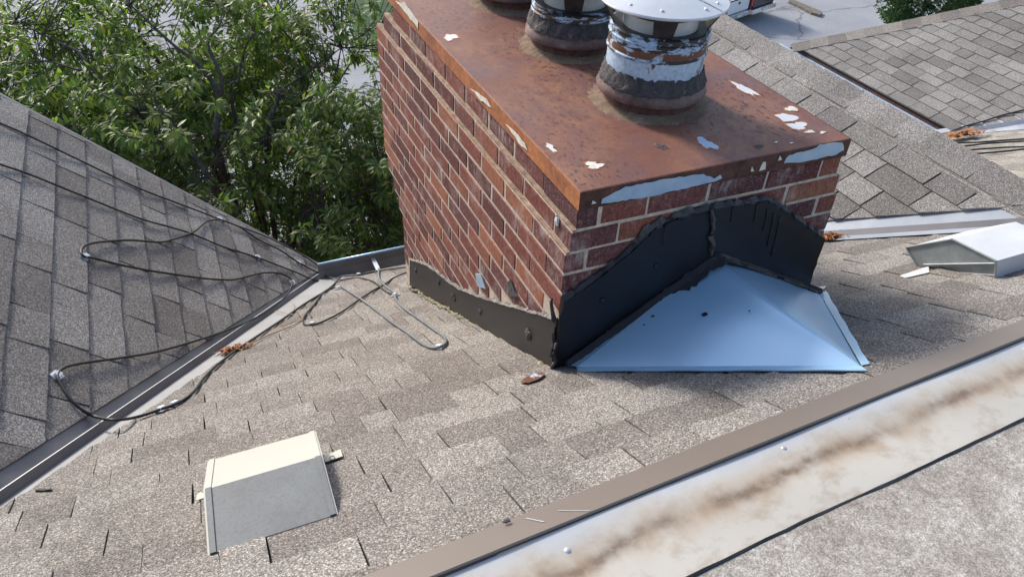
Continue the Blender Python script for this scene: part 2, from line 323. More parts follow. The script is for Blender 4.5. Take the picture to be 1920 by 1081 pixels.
# ------------------------------------------------------------------ object helpers
WL = {}                                                    # world base of each parent
def tag(o, label=None, cat=None, group=None, kind=None):
    if label: o['label'] = label
    if cat: o['category'] = cat
    if group: o['group'] = group
    if kind: o['kind'] = kind
    return o
def link(o, parent, wloc):
    C.objects.link(o); wloc = Vector(wloc)
    if parent is not None:
        o.parent = parent; o.location = wloc-WL[parent.name]
    else: o.location = wloc
    WL[o.name] = wloc
    return o
def thing(name, loc, label, cat, group=None):
    o = bpy.data.objects.new(name, None); o.empty_display_size = .1
    link(o, None, loc); return tag(o, label, cat, group)
class MB:
    def __init__(s): s.v = []; s.f = []; s.mi = []; s.cur = 0
    def add(s, vs, fs):
        b = len(s.v); s.v += [Vector(p) for p in vs]
        for f in fs: s.f.append([b+i for i in f]); s.mi.append(s.cur)
    def box(s, a, b):
        x0, y0, z0 = a; x1, y1, z1 = b
        s.add([(x0,y0,z0),(x1,y0,z0),(x1,y1,z0),(x0,y1,z0),(x0,y0,z1),(x1,y0,z1),(x1,y1,z1),(x0,y1,z1)],
              [(0,3,2,1),(4,5,6,7),(0,1,5,4),(1,2,6,5),(2,3,7,6),(3,0,4,7)])
    def quad(s, *p): s.add(p, [tuple(range(len(p)))])
    def prism(s, pts, off):                               # polygon pushed along off
        n = len(pts); off = Vector(off); p = [Vector(q) for q in pts]
        s.add(p+[q+off for q in p], [tuple(range(n))[::-1], tuple(range(n, 2*n))]+[(i, (i+1) % n, n+(i+1) % n, n+i) for i in range(n)])
    def tube(s, pts, r, k=8, cap=True, squash=1.0, jit=0.0):
        pts = [Vector(p) for p in pts]; n = len(pts); vs = []
        up0 = Vector((0, 0, 1))
        for i, p in enumerate(pts):
            t = (pts[min(i+1, n-1)]-pts[max(i-1, 0)])
            if t.length < 1e-9: t = Vector((1, 0, 0))
            t.normalize()
            a = t.cross(up0)
            if a.length < .05: a = t.cross(Vector((1, 0, 0)))
            a.normalize(); b = a.cross(t)
            rr = r[i] if hasattr(r, '__len__') else r
            for j in range(k):
                th = 2*math.pi*j/k; q = 1+jit*random.uniform(-1, 1)
                vs.append(p+a*(rr*q*math.cos(th))+b*(rr*q*squash*math.sin(th)))
        fs = [(i*k+j, i*k+(j+1) % k, (i+1)*k+(j+1) % k, (i+1)*k+j) for i in range(n-1) for j in range(k)]
        if cap: fs += [tuple(range(k))[::-1], tuple((n-1)*k+j for j in range(k))]
        s.add(vs, fs)
    def revolve(s, c, prof, k=40, jit=0.0, closed=False):   # prof: (r, z)
        vs = []
        for r, z in prof:
            for j in range(k):
                th = 2*math.pi*j/k; q = jit*random.uniform(-1, 1)
                vs.append((c[0]+(r+q)*math.cos(th), c[1]+(r+q)*math.sin(th), z+q*.6))
        n = len(prof)
        s.add(vs, [(i*k+j, i*k+(j+1) % k, (i+1)*k+(j+1) % k, (i+1)*k+j) for i in range(n-1) for j in range(k)])
    def disc(s, c, r, z, k=40):
        s.add([(c[0]+r*math.cos(2*math.pi*j/k), c[1]+r*math.sin(2*math.pi*j/k), z) for j in range(k)], [tuple(range(k))])
    def strip(s, a, b):
        n = len(a); s.add(list(a)+list(b), [(i, i+1, n+i+1, n+i) for i in range(n-1)])
    def blob(s, c, r, k=7, sq=(1, 1, 1)):
        vs = []
        for i in range(5):
            ph = math.pi*i/4
            for j in range(k):
                th = 2*math.pi*j/k; q = 1+.3*random.uniform(-1, 1)
                vs.append((c[0]+r*sq[0]*q*math.sin(ph)*math.cos(th), c[1]+r*sq[1]*q*math.sin(ph)*math.sin(th), c[2]+r*sq[2]*q*math.cos(ph)))
        s.add(vs, [(i*k+j, i*k+(j+1) % k, (i+1)*k+(j+1) % k, (i+1)*k+j) for i in range(4) for j in range(k)])
    def mesh(s, name, mats, origin, smooth=False):
        me = bpy.data.meshes.new(name)
        me.from_pydata([tuple(p-origin) for p in s.v], [], s.f)
        for mm in mats: me.materials.append(mm)
        if len(mats) > 1: me.polygons.foreach_set('material_index', s.mi)
        if smooth: me.polygons.foreach_set('use_smooth', [True]*len(me.polygons))
        me.update(); return me
    def build(s, name, mats, parent=None, smooth=False, origin=None, fix=True, angle=None):
        if not isinstance(mats, (list, tuple)): mats = [mats]
        if origin is None:
            origin = sum(s.v, Vector())/len(s.v)
            origin = Vector((origin.x, origin.y, min(p.z for p in s.v)))
        me = s.mesh(name, mats, origin, smooth)
        if fix:
            import bmesh
            b = bmesh.new(); b.from_mesh(me); bmesh.ops.recalc_face_normals(b, faces=b.faces); b.to_mesh(me); b.free()
        if angle:
            me.polygons.foreach_set('use_smooth', [True]*len(me.polygons)); me.set_sharp_from_angle(angle=math.radians(angle))
        return link(bpy.data.objects.new(name, me), parent, origin)
def spline(pts, step=4):
    P = [Vector(p) for p in pts]; P = [2*P[0]-P[1]]+P+[2*P[-1]-P[-2]]; out = []
    for i in range(1, len(P)-2):
        p0, p1, p2, p3 = P[i-1], P[i], P[i+1], P[i+2]
        for k in range(step):
            t = k/step
            out.append(.5*((2*p1)+(p2-p0)*t+(2*p0-5*p1+4*p2-p3)*t*t+(3*p1-p0-3*p2+p3)*t*t*t))
    out.append(P[-2]); return out
def densify(poly, step):
    out = []
    for i, p in enumerate(poly):
        q = poly[(i+1) % len(poly)]; n = max(1, int((Vector(q)-Vector(p)).length/step))
        out += [Vector(p).lerp(Vector(q), k/n) for k in range(n)]
    return out

# ------------------------------------------------------------------ ground
def sheet(name, pts, m, kind='structure', label=None):
    b = MB(); b.quad(*pts); o = b.build(name, m); return tag(o, kind=kind, label=label)
sheet('parking_lot', [(-300, -200, GZ), (400, -200, GZ), (400, 500, GZ), (-300, 500, GZ)], M['asphalt'])
gz = GZ+.004
lp = [onz(x, y, gz) for x, y in ((668, 92), (800, 100), (860, -40), (640, -60))]
sheet('lawn', lp, M['lawn'])
def ground_poly(name, px, m, h): return sheet(name, [onz(x, y, GZ+h) for x, y in px], m)
mdn = MB(); mdn.prism([onz(x, y, GZ) for x, y in ((1478, 6), (1484, 3), (1541, 27), (1536, 33), (1520, 28))], (0, 0, .12))
tag(mdn.build('median_strip', M['kerb']), kind='structure')
for k, px in enumerate((((1479, 1), (1483, 0), (1500, 9), (1497, 11)), ((1378, 39), (1381, 38), (1396, 45), (1393, 46.5)))):
    ground_poly('road_marking', px, M['paint_line'], .006)

# ------------------------------------------------------------------ shingled slopes
def clip(poly, conv):
    out = poly
    for i in range(len(conv)):
        a = conv[i]; b = conv[(i+1) % len(conv)]; inp = out; out = []
        if not inp: break
        def side(p): return (b[0]-a[0])*(p[1]-a[1])-(b[1]-a[1])*(p[0]-a[0])
        for j in range(len(inp)):
            p, q = inp[j], inp[(j+1) % len(inp)]; sp_, sq_ = side(p), side(q)
            if sp_ >= 0: out.append(p)
            if sp_*sq_ < 0:
                t = sp_/(sp_-sq_); out.append((p[0]+t*(q[0]-p[0]), p[1]+t*(q[1]-p[1])))
    return out
def parea(p): return .5*sum(p[i][0]*p[(i+1) % len(p)][1]-p[(i+1) % len(p)][0]*p[i][1] for i in range(len(p)))
WID = [.14, .165, .19, .215, .245, .28]
def slope(name, poly_w, u, n, mats, label, skip=None, gap=.0016, thick=1.0, exposure=.13, hole=None, wid=WID, seed=1, limit=300, v_shift=0.0, margin=40):
    rnd = random.Random(seed)
    n = Vector(n).normalized(); u = Vector(u).normalized(); v = n.cross(u)
    if v.z < 0: u = -u; v = -v                              # v climbs the slope
    O = Vector(poly_w[0])
    base = thing(name, O, label, 'roof')
    def to_w(a, b, c=0.0): return O+u*a+v*b+n*c
    puv = [((Vector(p)-O).dot(u), (Vector(p)-O).dot(v)) for p in poly_w]
    if parea(puv) < 0: puv = puv[::-1]
    dk = MB(); dk.prism([to_w(a, b, 0) for a, b in puv], -n*.03); dk.build('roof_deck', M['under'], base)
    R3 = Matrix((u, v, n)).transposed().to_euler()
    us = [p[0] for p in puv]; vs = [p[1] for p in puv]
    cand = []
    row = int(math.floor((min(vs)-v_shift)/exposure))-1
    while row*exposure+v_shift < max(vs):
        v0 = row*exposure+v_shift; a = min(us)-rnd.uniform(0, .4); tooth = rnd.random() < .5
        while a < max(us):
            w = rnd.choice(wid)
            cand.append((a, v0, w, tooth)); a += w; tooth = not tooth
        row += 1
    e = exposure
    def slab(poly, a, v0, w, ext, jr):                     # polygon in (u,v) -> slab verts
        top = lambda b: .0115*thick+ext*(1-min(1, (b-v0)/e))-.0055*thick*((b-v0)/e)
        bot = lambda b: max(.0005, top(b)-.0055*thick-ext)
        k = len(poly)
        vt = [(p[0]-a, p[1]-v0, top(p[1])) for p in poly]; vb = [(p[0]-a, p[1]-v0, bot(p[1])) for p in poly]
        return vt+vb, [tuple(range(k)), tuple(range(k, 2*k))[::-1]]+[(i, k+i, k+(i+1) % k, (i+1) % k) for i in range(k)]
    def rect(a, v0, w, j):
        g = gap; h = [j.uniform(-.002, .002) for _ in range(4)]; s_ = j.uniform(-.003, .003)
        return [(a+g, v0+h[0]), (a+w*.35, v0+h[1]), (a+w*.7, v0+h[2]), (a+w-g, v0+h[3]), (a+w-g+s_, v0+e+.02), (a+g+s_, v0+e+.02)]
    shared = {}; parts = []; rest = []
    for (a, v0, w, tooth) in cand:
        ext = .0035 if tooth else .0
        jr = random.Random(rnd.randint(0, 2)+hash(round(w*1000)) % 97)
        key = (round(w, 3), tooth, jr.randint(0, 2))
        jr = random.Random(hash(key) & 0xffff)
        r = rect(a, v0, w, jr)
        c = clip(r, puv)
        if len(c) < 3 or abs(parea(c)) < .0006: continue
        cen = to_w(sum(p[0] for p in c)/len(c), sum(p[1] for p in c)/len(c))
        if hole and hole(cen): continue
        full = abs(parea(c)-parea(r)) < 1e-7
        pp = [proj(to_w(p[0], p[1])) for p in c]
        vis = any(q[2] > .05 and -margin < q[0] < 1920+margin and -margin < q[1] < 1081+margin for q in pp)
        if skip and vis and skip(cen, proj(cen)): vis = False
        size = abs(parea([(q[0], q[1]) for q in pp])) if min(q[2] for q in pp) > .05 else 0
        (parts if vis else rest).append((size, c, a, v0, w, ext, full, key))
    parts.sort(key=lambda t: -t[0])
    rest += parts[limit:]; parts = parts[:limit]
    for size, c, a, v0, w, ext, full, key in parts:
        if full:
            if key not in shared:
                vs_, fs_ = slab(c, a, v0, w, ext, None); b = MB(); b.add(vs_, fs_); shared[key] = b.mesh('shingle', mats, Vector())
            me = shared[key]
        else:
            vs_, fs_ = slab(c, a, v0, w, ext, None); b = MB(); b.add(vs_, fs_); me = b.mesh('shingle', mats, Vector())
        o = bpy.data.objects.new('shingle', me); o.rotation_euler = R3
        link(o, base, to_w(a, v0, 0))
    if rest:
        b = MB(); tones = []
        for size, c, a, v0, w, ext, full, key in rest:
            vs_, fs_ = slab(c, a, v0, w, ext, None); nf = len(b.v)
            b.add([to_w(p[0]+a, p[1]+v0, p[2]) for p in vs_], fs_); tones += [rnd.random()]*(len(b.v)-nf)
        o = b.build('shingle_field', mats, base, fix=False)
        at = o.data.attributes.new('tone', 'FLOAT', 'POINT'); at.data.foreach_set('value', tones)
        tag(o, kind='stuff')
    return base, to_w

CH = dict(x0=.842, x1=1.77, y0=1.462, y1=3.03)
def in_chimney(p): return CH['x0']+.17 < p.x < CH['x1']-.17 and CH['y0']+.12 < p.y < CH['y1']-.12
def hid_by_chimney(c, q): return False
# shingle edge along the left valley (main side) and along the left wing
ME0, ME1 = Vector((-1.096, .80, 0)), Vector((.62, 3.56, 0))
def mpt(x, y): return Vector((x, y, zM(y)))
def lpt(x, y): return Vector((x, y, zL(x)))
def rpt(x, y): return Vector((x, y, zR(x)))
main_poly = [mpt(-1.15, .68), mpt(4.2, 1.02), mpt(1.33, 3.6), mpt(.645, 3.6)]
roof_main, mw = slope('roof_slope', main_poly, (1, 0, 0), NM, [M['shingle']], 'wide sunlit brown shingle roof slope that the brick chimney stands on', hole=in_chimney, seed=3, gap=.0013, wid=[.09, .115, .14, .165, .19, .22])
left_poly = [lpt(.575, 3.925), lpt(-2.1, 3.925), lpt(-2.1, .1), lpt(-1.52, .1)]
roof_left, lw = slope('roof_slope', left_poly, (0, -1, 0), NL, [M['shingle_left']], 'steep grey shingle roof slope at the left with black heating cables zigzagging over it', seed=5, gap=.0020, wid=[.12, .15, .18, .21, .25], v_shift=.045)
RX = 3.242
right_poly = [rpt(RX, 1.60), rpt(RX, 5.2), rpt(1.75, 5.2), rpt(1.75, 3.085)]
def cap_hides(c, q): return c.x < 2.2 and c.y > 2.6
roof_right, rw = slope('roof_slope', right_poly, (0, 1, 0), NR, [M['shingle_grey']], 'grey shingle roof slope behind the right side of the chimney, rising to a capped ridge', skip=cap_hides, seed=11, gap=.0042, thick=1.5, wid=[.15, .19, .23, .27])
fa, fb = on_plane(1488, 86, NF, KF), on_plane(1885, 3, NF, KF)
ga, gb = on_plane(1790, 250, NF, KF), on_plane(1925, 227, NF, KF)
fdir = (fb-fa).normalized(); gdir = (gb-ga).normalized()
far_poly = [Vector(ga), fa, fa+fdir*5.0, ga+gdir*4.2]
roof_far, fw = slope('roof_slope', far_poly, (0, 1, 0), NF, [M['shingle_grey']], 'distant grey shingle roof slope at the upper right with a gutter along its lower edge', seed=17, gap=.0042, thick=1.6, wid=[.17, .2, .235, .27, .3])
# tan slope beyond the ridge
dB = gb-ga; SB = -dB.z/dB.y
SB = .42
NB = (0, SB, 1); KB = ga.z+SB*ga.y
def bpt(x, y): return Vector((x, y, KB-SB*y))
tan_poly = [bpt(ga.x+.02, ga.y), bpt(3.5, ga.y), bpt(3.5, .3), bpt(ga.x+5, .3), bpt(ga.x+1.9, ga.y-.95)]
roof_tan, tw = slope('roof_slope', tan_poly, (1, 0, 0), NB, [M['tan_roof']], 'pale tan roof slope at the right edge beyond the ridge, crossed by four dark cables', seed=19)

# ------------------------------------------------------------------ ridge caps (right wing and far wing)
def ridge_caps(parent, p0, p1, n_left, n_right, half, step, thick, m, seed, over=1.25):
    rnd = random.Random(seed); d = (p1-p0); L = d.length; d.normalize()
    cnt = int(L/step)
    for i in range(cnt):
        a = p0+d*(i*step); bb = p0+d*(i*step+step*over)
        b = MB(); h0, h1 = thick*1.45, thick*.9
        w = half*(1+rnd.uniform(-.03, .03))
        sl_, sr_ = n_left, n_right
        up = Vector((0, 0, 1))
        top = []; bot = []
        for q, h in ((a, h0), (bb, h1)):
            top += [q+sl_*w+up*h, q+sl_*w*.25+up*(h+.004), q+up*(h+.006), q+sr_*w*.25+up*(h+.004), q+sr_*w+up*h]
            bot += [q+sl_*w+up*(h-thick), q+up*(h-thick), q+sr_*w+up*(h-thick)]
        b.add(top+bot, [(0, 1, 6, 5), (1, 2, 7, 6), (2, 3, 8, 7), (3, 4, 9, 8), (10, 13, 14, 11), (11, 14, 15, 12), (0, 10, 11, 2, 1), (2, 11, 12, 4, 3), (5, 6, 7, 14, 13), (7, 8, 9, 15, 14), (0, 5, 13, 10), (4, 12, 15, 9)])
        b.build('ridge_cap', m, parent)
rl = Vector((-1, 0, -.53)).normalized(); rr = Vector((1, 0, -.62)).normalized()
ridge_caps(roof_right, Vector((RX, 5.2, zR(RX)+.006)), Vector((RX, 1.42, zR(RX)+.006)), rl, rr, .142, .155, .009, M['shingle_grey'], 3)
b = MB()                                                   # dark doubled starter edge under the caps
for off, h in ((.160, .010), (.151, .0135)):
    q0 = Vector((RX, 5.2, zR(RX)+h))+rl*off; q1 = Vector((RX, 1.5, zR(RX)+h))+rl*off
    pts = []
    for k in range(60):
        q = q0.lerp(q1, k/59)+rl*random.uniform(-.004, .004); pts.append(q)
    b.strip(pts, [q-rl*.018 for q in pts]); b.strip(pts, [q-Vector((0, 0, .0045)) for q in pts])
b.build('starter_strip', M['shingle_grey'], roof_right, fix=False)
b = MB(); b.quad(Vector((RX, 5.2, zR(RX)-.004)), Vector((RX, 1.4, zR(RX)-.004)), Vector((4.9, 1.4, zR(RX)-1.0)), Vector((4.9, 5.2, zR(RX)-1.0)))
b.build('hidden_slope', M['shingle_grey'], roof_right)
fl_ = (ga-fa).normalized(); fl_ = (fl_-fdir*fl_.dot(fdir)).normalized(); fr_ = (Vector((0, 1, -.6))-fdir*Vector((0, 1, -.6)).dot(fdir)).normalized()
ridge_caps(roof_far, fa+Vector((0, 0, .012))+fdir*-.03, fa+fdir*5.0, fl_, fr_, .17, .2, .01, M['shingle'], 4)
b = MB(); q0, q1 = fa+fr_*.02, fa+fdir*5.0+fr_*.02; b.quad(q0, q1, q1+Vector((0, 2.5, -2)), q0+Vector((0, 2.5, -2))); b.build('hidden_slope', M['shingle_grey'], roof_far)

# rake edge of the left wing
b = MB(); p0, p1 = lpt(.60, 3.925), lpt(-2.1, 3.925)
b.prism([p0+Vector((0, .0, .012)), p1+Vector((0, 0, .012)), p1+Vector((0, 0, -.16)), p0+Vector((0, 0, -.16))], (0, .025, 0))
b.build('rake_board', M['valley'], roof_left)

# ------------------------------------------------------------------ valley metal
def at_y(p, q, y): t = (y-p.y)/(q.y-p.y); return p.x+(q.x-p.x)*t
v0, v1 = Vector((-.635, 1.596, 0)), Vector((.581, 3.867, 0))
le0, le1 = Vector((-.64, 1.707, 0)), Vector((.304, 3.427, 0))
me0, me1 = Vector((-.625, 1.554, 0)), Vector((.444, 3.266, 0))
ts = [i/40 for i in range(41)]
vd = (v1-v0).normalized(); vp = Vector((-vd.y, vd.x, 0))
valley = thing('valley_flashing', (-.2, 2.2, zM(2.2)), 'taupe metal valley flashing with a raised rib between the left slope and the chimney slope', 'valley flashing')
cl = []; lo_ = []; rb1 = []; rb2 = []; rb3 = []; mo = []
for t in ts:
    c = v0.lerp(v1, -.85+1.86*t)
    zc = max(zM(c.y), zL(c.x))
    l = c+vp*.062; lo_.append(Vector((l.x, l.y, zL(l.x)+.004)))
    l2 = c+vp*.014; rb1.append(Vector((l2.x, l2.y, zL(l2.x)+.005)))
    r_ = c+vp*.003; rb2.append(Vector((r_.x, r_.y, zc+.036)))
    r3 = c-vp*.006; rb3.append(Vector((r3.x, r3.y, zM(r3.y)+.005)))
    w = .06+.13*max(0, (t*1.86-.85)+.15)
    m3 = c-vp*w; mo.append(Vector((m3.x, m3.y, zM(m3.y)+.0025)))
b = MB(); b.strip(lo_, rb1); b.build('pan', M['valley'], valley, fix=False)  # dimly lit side, its dimness painted as darker metal
b = MB(); b.strip(rb1, rb2); b.strip(rb2, rb3); b.build('rib', M['valley'], valley, fix=False)  # shade on the rib painted as darker metal
b = MB(); b.strip([p+Vector((0, 0, .0005)) for p in rb2], [p+vp*.004+Vector((0, 0, .0002)) for p in rb2]); b.build('rib_edge', M['valley_light'], valley, fix=False)  # glint along the rib painted as a pale strip
b = MB(); b.strip(rb3, mo); b.build('pan', M['pan_grey'], valley, fix=False)  # sunlit side of the same flashing, painted lighter

valley2 = thing('valley_flashing', (2.9, 1.8, zM(1.8)), 'pale grey metal valley flashing running right from the chimney, behind the right vent', 'valley flashing')
sec = []
d2 = Vector((.7433, -.669, 0))                             # along the valley, uphill
for t in [i/30 for i in range(31)]:
    c0 = Vector((2.0, 2.736, 0))+Vector((1, -1, 0))*(t*1.75)
    def at_sum(s_, h, plane):
        k = (s_-4.736)/2; x, y = c0.x+k, c0.y+k
        return Vector((x, y, (zR(x) if plane == 'R' else zM(y))+h))
    sec.append([at_sum(4.88, .002, 'R'), at_sum(4.736, .009, 'R'), at_sum(4.62, .019, 'M'), at_sum(4.60, .045, 'M'), at_sum(4.594, .045, 'M'), at_sum(4.55, .02, 'M'), at_sum(4.455, .0175, 'M')])
b = MB()
for k in (0, 1): b.strip([s_[k] for s_ in sec], [s_[k+1] for s_ in sec])
b.build('pan', M['valley_zinc'], valley2, fix=False)
b = MB()
for k in (2, 3, 4): b.strip([s_[k] for s_ in sec], [s_[k+1] for s_ in sec])
b.build('rib', M['valley'], valley2, fix=False)  # rib's shaded face painted in darker metal than the pans
b = MB(); b.strip([s_[5] for s_ in sec], [s_[6] for s_ in sec]); b.build('pan', M['valley_zinc'], valley2, fix=False)

# main-slope shingles stop at a cut line beside each valley: the metal lies over their ends
# far valley between the distant slope and the tan slope
valley3 = thing('valley_flashing', ga, 'grey metal valley strip at the foot of the distant roof slope', 'valley flashing')
b = MB(); up = Vector((0, 0, 1)); nrm = gdir.cross(up).normalized()
rows = []
for t in [i/12 for i in range(13)]:
    c = ga+gdir*(-.15+4.0*t); fx = c+Vector((.0, .10, 0)); bx = c+Vector((-.12, -.14, 0))
    fx.z = (KF+SF*fx.x)+.012; bx.z = KB-SB*bx.y+.014
    rows.append([fx, c+up*.012, c+Vector((-.02, -.03, .05)), c+Vector((-.03, -.045, .012)), bx])
for k in range(4): b.strip([r[k] for r in rows], [r[k+1] for r in rows])
b.build('pan', M['valley_light'], valley3, fix=False)

# ------------------------------------------------------------------ gutters
gut = thing('roof_gutter', (.85, 3.66, zM(3.62)-.1), 'grey metal gutter along the eave left of the chimney base', 'gutter')
ze = zM(3.6)
prof = [(3.595, ze-.012), (3.60, ze-.09), (3.70, ze-.10), (3.735, ze-.02), (3.742, ze+.028), (3.752, ze+.03), (3.750, ze+.018), (3.742, ze-.03)]
b = MB()
for k in range(len(prof)-1):
    b.strip([Vector((x, prof[k][0], prof[k][1])) for x in (.52, .9, 1.6, 3.2)], [Vector((x, prof[k+1][0], prof[k+1][1])) for x in (.52, .9, 1.6, 3.2)])
b.build('trough', M['valley'], gut, fix=False)
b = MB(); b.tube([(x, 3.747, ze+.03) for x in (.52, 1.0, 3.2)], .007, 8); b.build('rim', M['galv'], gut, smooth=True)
b = MB(); b.box((.83, 3.60, ze-.004), (.855, 3.742, ze+.002)); b.build('bracket', M['valley_light'], gut)
fg = thing('roof_gutter', fa, 'rusty open gutter under the distant roof slope, partly filled with pale silt', 'gutter')
ed = (ga-fa); el = ed.length; ed.normalize(); sd = Vector((-ed.y, ed.x, 0)) if ed.x*0-ed.y > 0 else Vector((-1, 0, 0))
sd = Vector((-1, 0, 0))
def fgp(t, s_, h): return fa+ed*(t*el)+sd*s_+Vector((0, 0, h))
b = MB(); b.strip([fgp(t/10, -.02, .02) for t in range(11)], [fgp(t/10, .0, -.12) for t in range(11)]); b.build('drip_edge', M['rust_dark'], fg, fix=False)
b = MB()
for (s0, h0), (s1, h1) in (((.0, -.05), (.02, -.16)), ((.02, -.16), (.12, -.16)), ((.12, -.16), (.15, -.06)), ((.15, -.06), (.17, -.06)), ((.17, -.06), (.17, -.2))):
    b.strip([fgp(t/10, s0, h0) for t in range(-1, 11)], [fgp(t/10, s1, h1) for t in range(-1, 11)])
b.build('trough', M['galv_flat'], fg, fix=False)
b = MB(); b.tube([fgp(t/10, .16, -.055) for t in range(-1, 11)], .012, 8); b.build('rim', M['valley_light'], fg, smooth=True)
b = MB(); b.strip([fgp(.6+.4*t/10, .03, -.085+.01*random.random()) for t in range(11)], [fgp(.6+.4*t/10, .10, -.10+.012*random.random()) for t in range(11)]); b.build('silt', M['dust'], fg, fix=False)
for t in (.1, .2, .27, .36, .43, .52, .59):
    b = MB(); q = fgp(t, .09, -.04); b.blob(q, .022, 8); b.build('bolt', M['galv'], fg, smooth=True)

# ------------------------------------------------------------------ building walls under the roofs
b = MB()
b.box((-8.0, 3.925-.3-8, GZ), (.30, 3.60, zM(3.6)-1.2)); 
b.box((.3, -4, GZ), (3.0, 3.35, zM(3.6)-.35)); b.box((3.0, -4, GZ), (4.6, 5.0, -3.0)); b.box((4.62, -4, GZ), (14, 6.6, ZF-.5))
bw = b.build('building_wall', M['wall']); tag(bw, kind='structure')

# ------------------------------------------------------------------ flat roof edge, lower right
E0, E1 = Vector((.145, .775, 0)), Vector((1.92, .888, 0))
ed_ = (E1-E0).normalized(); en_ = Vector((ed_.y, -ed_.x, 0))     # en_: toward the viewer
ang = math.atan2(ed_.y, ed_.x)
edge = thing('roof_edge_flashing', (1.0, .83, zM(.83)), 'metal edge of the flat roof, brown band above a rust stained white strip', 'edge flashing')
def ep(s_, d_, z_): p = E0+ed_*s_+en_*d_; return Vector((p.x, p.y, z_+ZSL*s_))
zt = zM(.775)+.052
ZSL = -.53*.113/((E1-E0).length)
A0, A1 = -1.6, 4.2
NSEG = 40
def wav(s_): return .0022*math.sin(s_*5.1)+.0015*math.sin(s_*13.7+1)
rows = []
for i in range(NSEG+1):
    s_ = A0+(A1-A0)*i/NSEG
    rows.append([ep(s_, -.002+wav(s_), zt-.055), ep(s_, 0+wav(s_), zt-.03), ep(s_, .004, zt-.024), ep(s_, .072, zt+.010), ep(s_, .076, zt+.008)])
b = MB()
for k in range(4): b.strip([r[k] for r in rows], [r[k+1] for r in rows])
b.build('brown_band', M['band_brown'], edge, fix=False)
b = MB(); b.strip([r[4]+Vector((0, 0, .0005)) for r in rows], [r[4]+en_*.002-Vector((0, 0, .003)) for r in rows]); b.build('seam', M['brown_sheet'], edge, fix=False)
# white strip, object axes along/across so the stain follows the strip
wb = MB(); nx, ny = 90, 12
for j in range(ny+1):
    for i in range(nx+1):
        x = A0+(A1-A0)*i/nx; y = -(.078+(.258-.078)*j/ny)
        z = .0015-.002*math.exp(-((y+.15)/.03)**2)+.0012*math.sin(x*9+y*30)
        wb.v.append(Vector((x, y, z)))
for j in range(ny):
    for i in range(nx): wb.f.append([j*(nx+1)+i, j*(nx+1)+i+1, (j+1)*(nx+1)+i+1, (j+1)*(nx+1)+i]); wb.mi.append(0)
me = wb.mesh('white_strip', [M['flange']], Vector(), True)
o = bpy.data.objects.new('white_strip', me); o.rotation_euler = (0, -math.atan(ZSL), ang); link(o, edge, Vector((E0.x, E0.y, zt+.002)))
for s_, d_ in ((.42, .095), (.50, .10), (.83, .098), (1.02, .092), (1.28, .098), (1.62, .1), (1.90, .095), (.30, .12), (.60, .11)):
    b = MB(); q = ep(s_, d_, zt+.0035); b.revolve(q, [(.0075, q.z-.003), (.0055, q.z-.0006), (.003, q.z+.0002), (.0003, q.z+.0005)], 12); b.build('nail_head', M['valley_light'], edge, smooth=True)
b = MB(); q = ep(.235, .012, zt-.012); b.blob(q, .006, 7, (1.5, 1, .35)); b.build('sealant_dab', M['tar_dry'], edge)
for a_, d0, b_, d1 in ((.27, .02, .29, .05), (.33, .035, .375, .07)):
    zz = lambda d: zt-.024+.0345*(d-.004)/.068+.0012
    b = MB(); b.strip([ep(a_, d0, zz(d0)), ep(b_, d1, zz(d1))], [ep(a_+.003, d0, zz(d0)), ep(b_+.003, d1, zz(d1))]); b.build('seam_line', M['valley_light'], edge, fix=False)
flat = MB()
ny2, nx2 = 30, 60
for j in range(ny2+1):
    for i in range(nx2+1):
        s_ = A0+(A1-A0)*i/nx2; d_ = .258+2.4*(j/ny2)**1.6
        flat.v.append(ep(s_, d_, zt+.006+.003*noise.noise(Vector((s_*3, d_*3, 0)))))
for j in range(ny2):
    for i in range(nx2): flat.f.append([j*(nx2+1)+i, j*(nx2+1)+i+1, (j+1)*(nx2+1)+i+1, (j+1)*(nx2+1)+i]); flat.mi.append(0)
tag(flat.build('flat_roof', M['capsheet'], smooth=True, fix=False), kind='structure')
b = MB(); pts = []
for i in range(120):
    s_ = A0+(A1-A0)*i/119; pts.append(ep(s_, .256+.0015*math.sin(s_*7)+random.uniform(-.0008, .0008), zt+.005))
b.tube(pts, .0042, 6, squash=.7, jit=.25); b.build('lap_seam', M['tar'], edge)

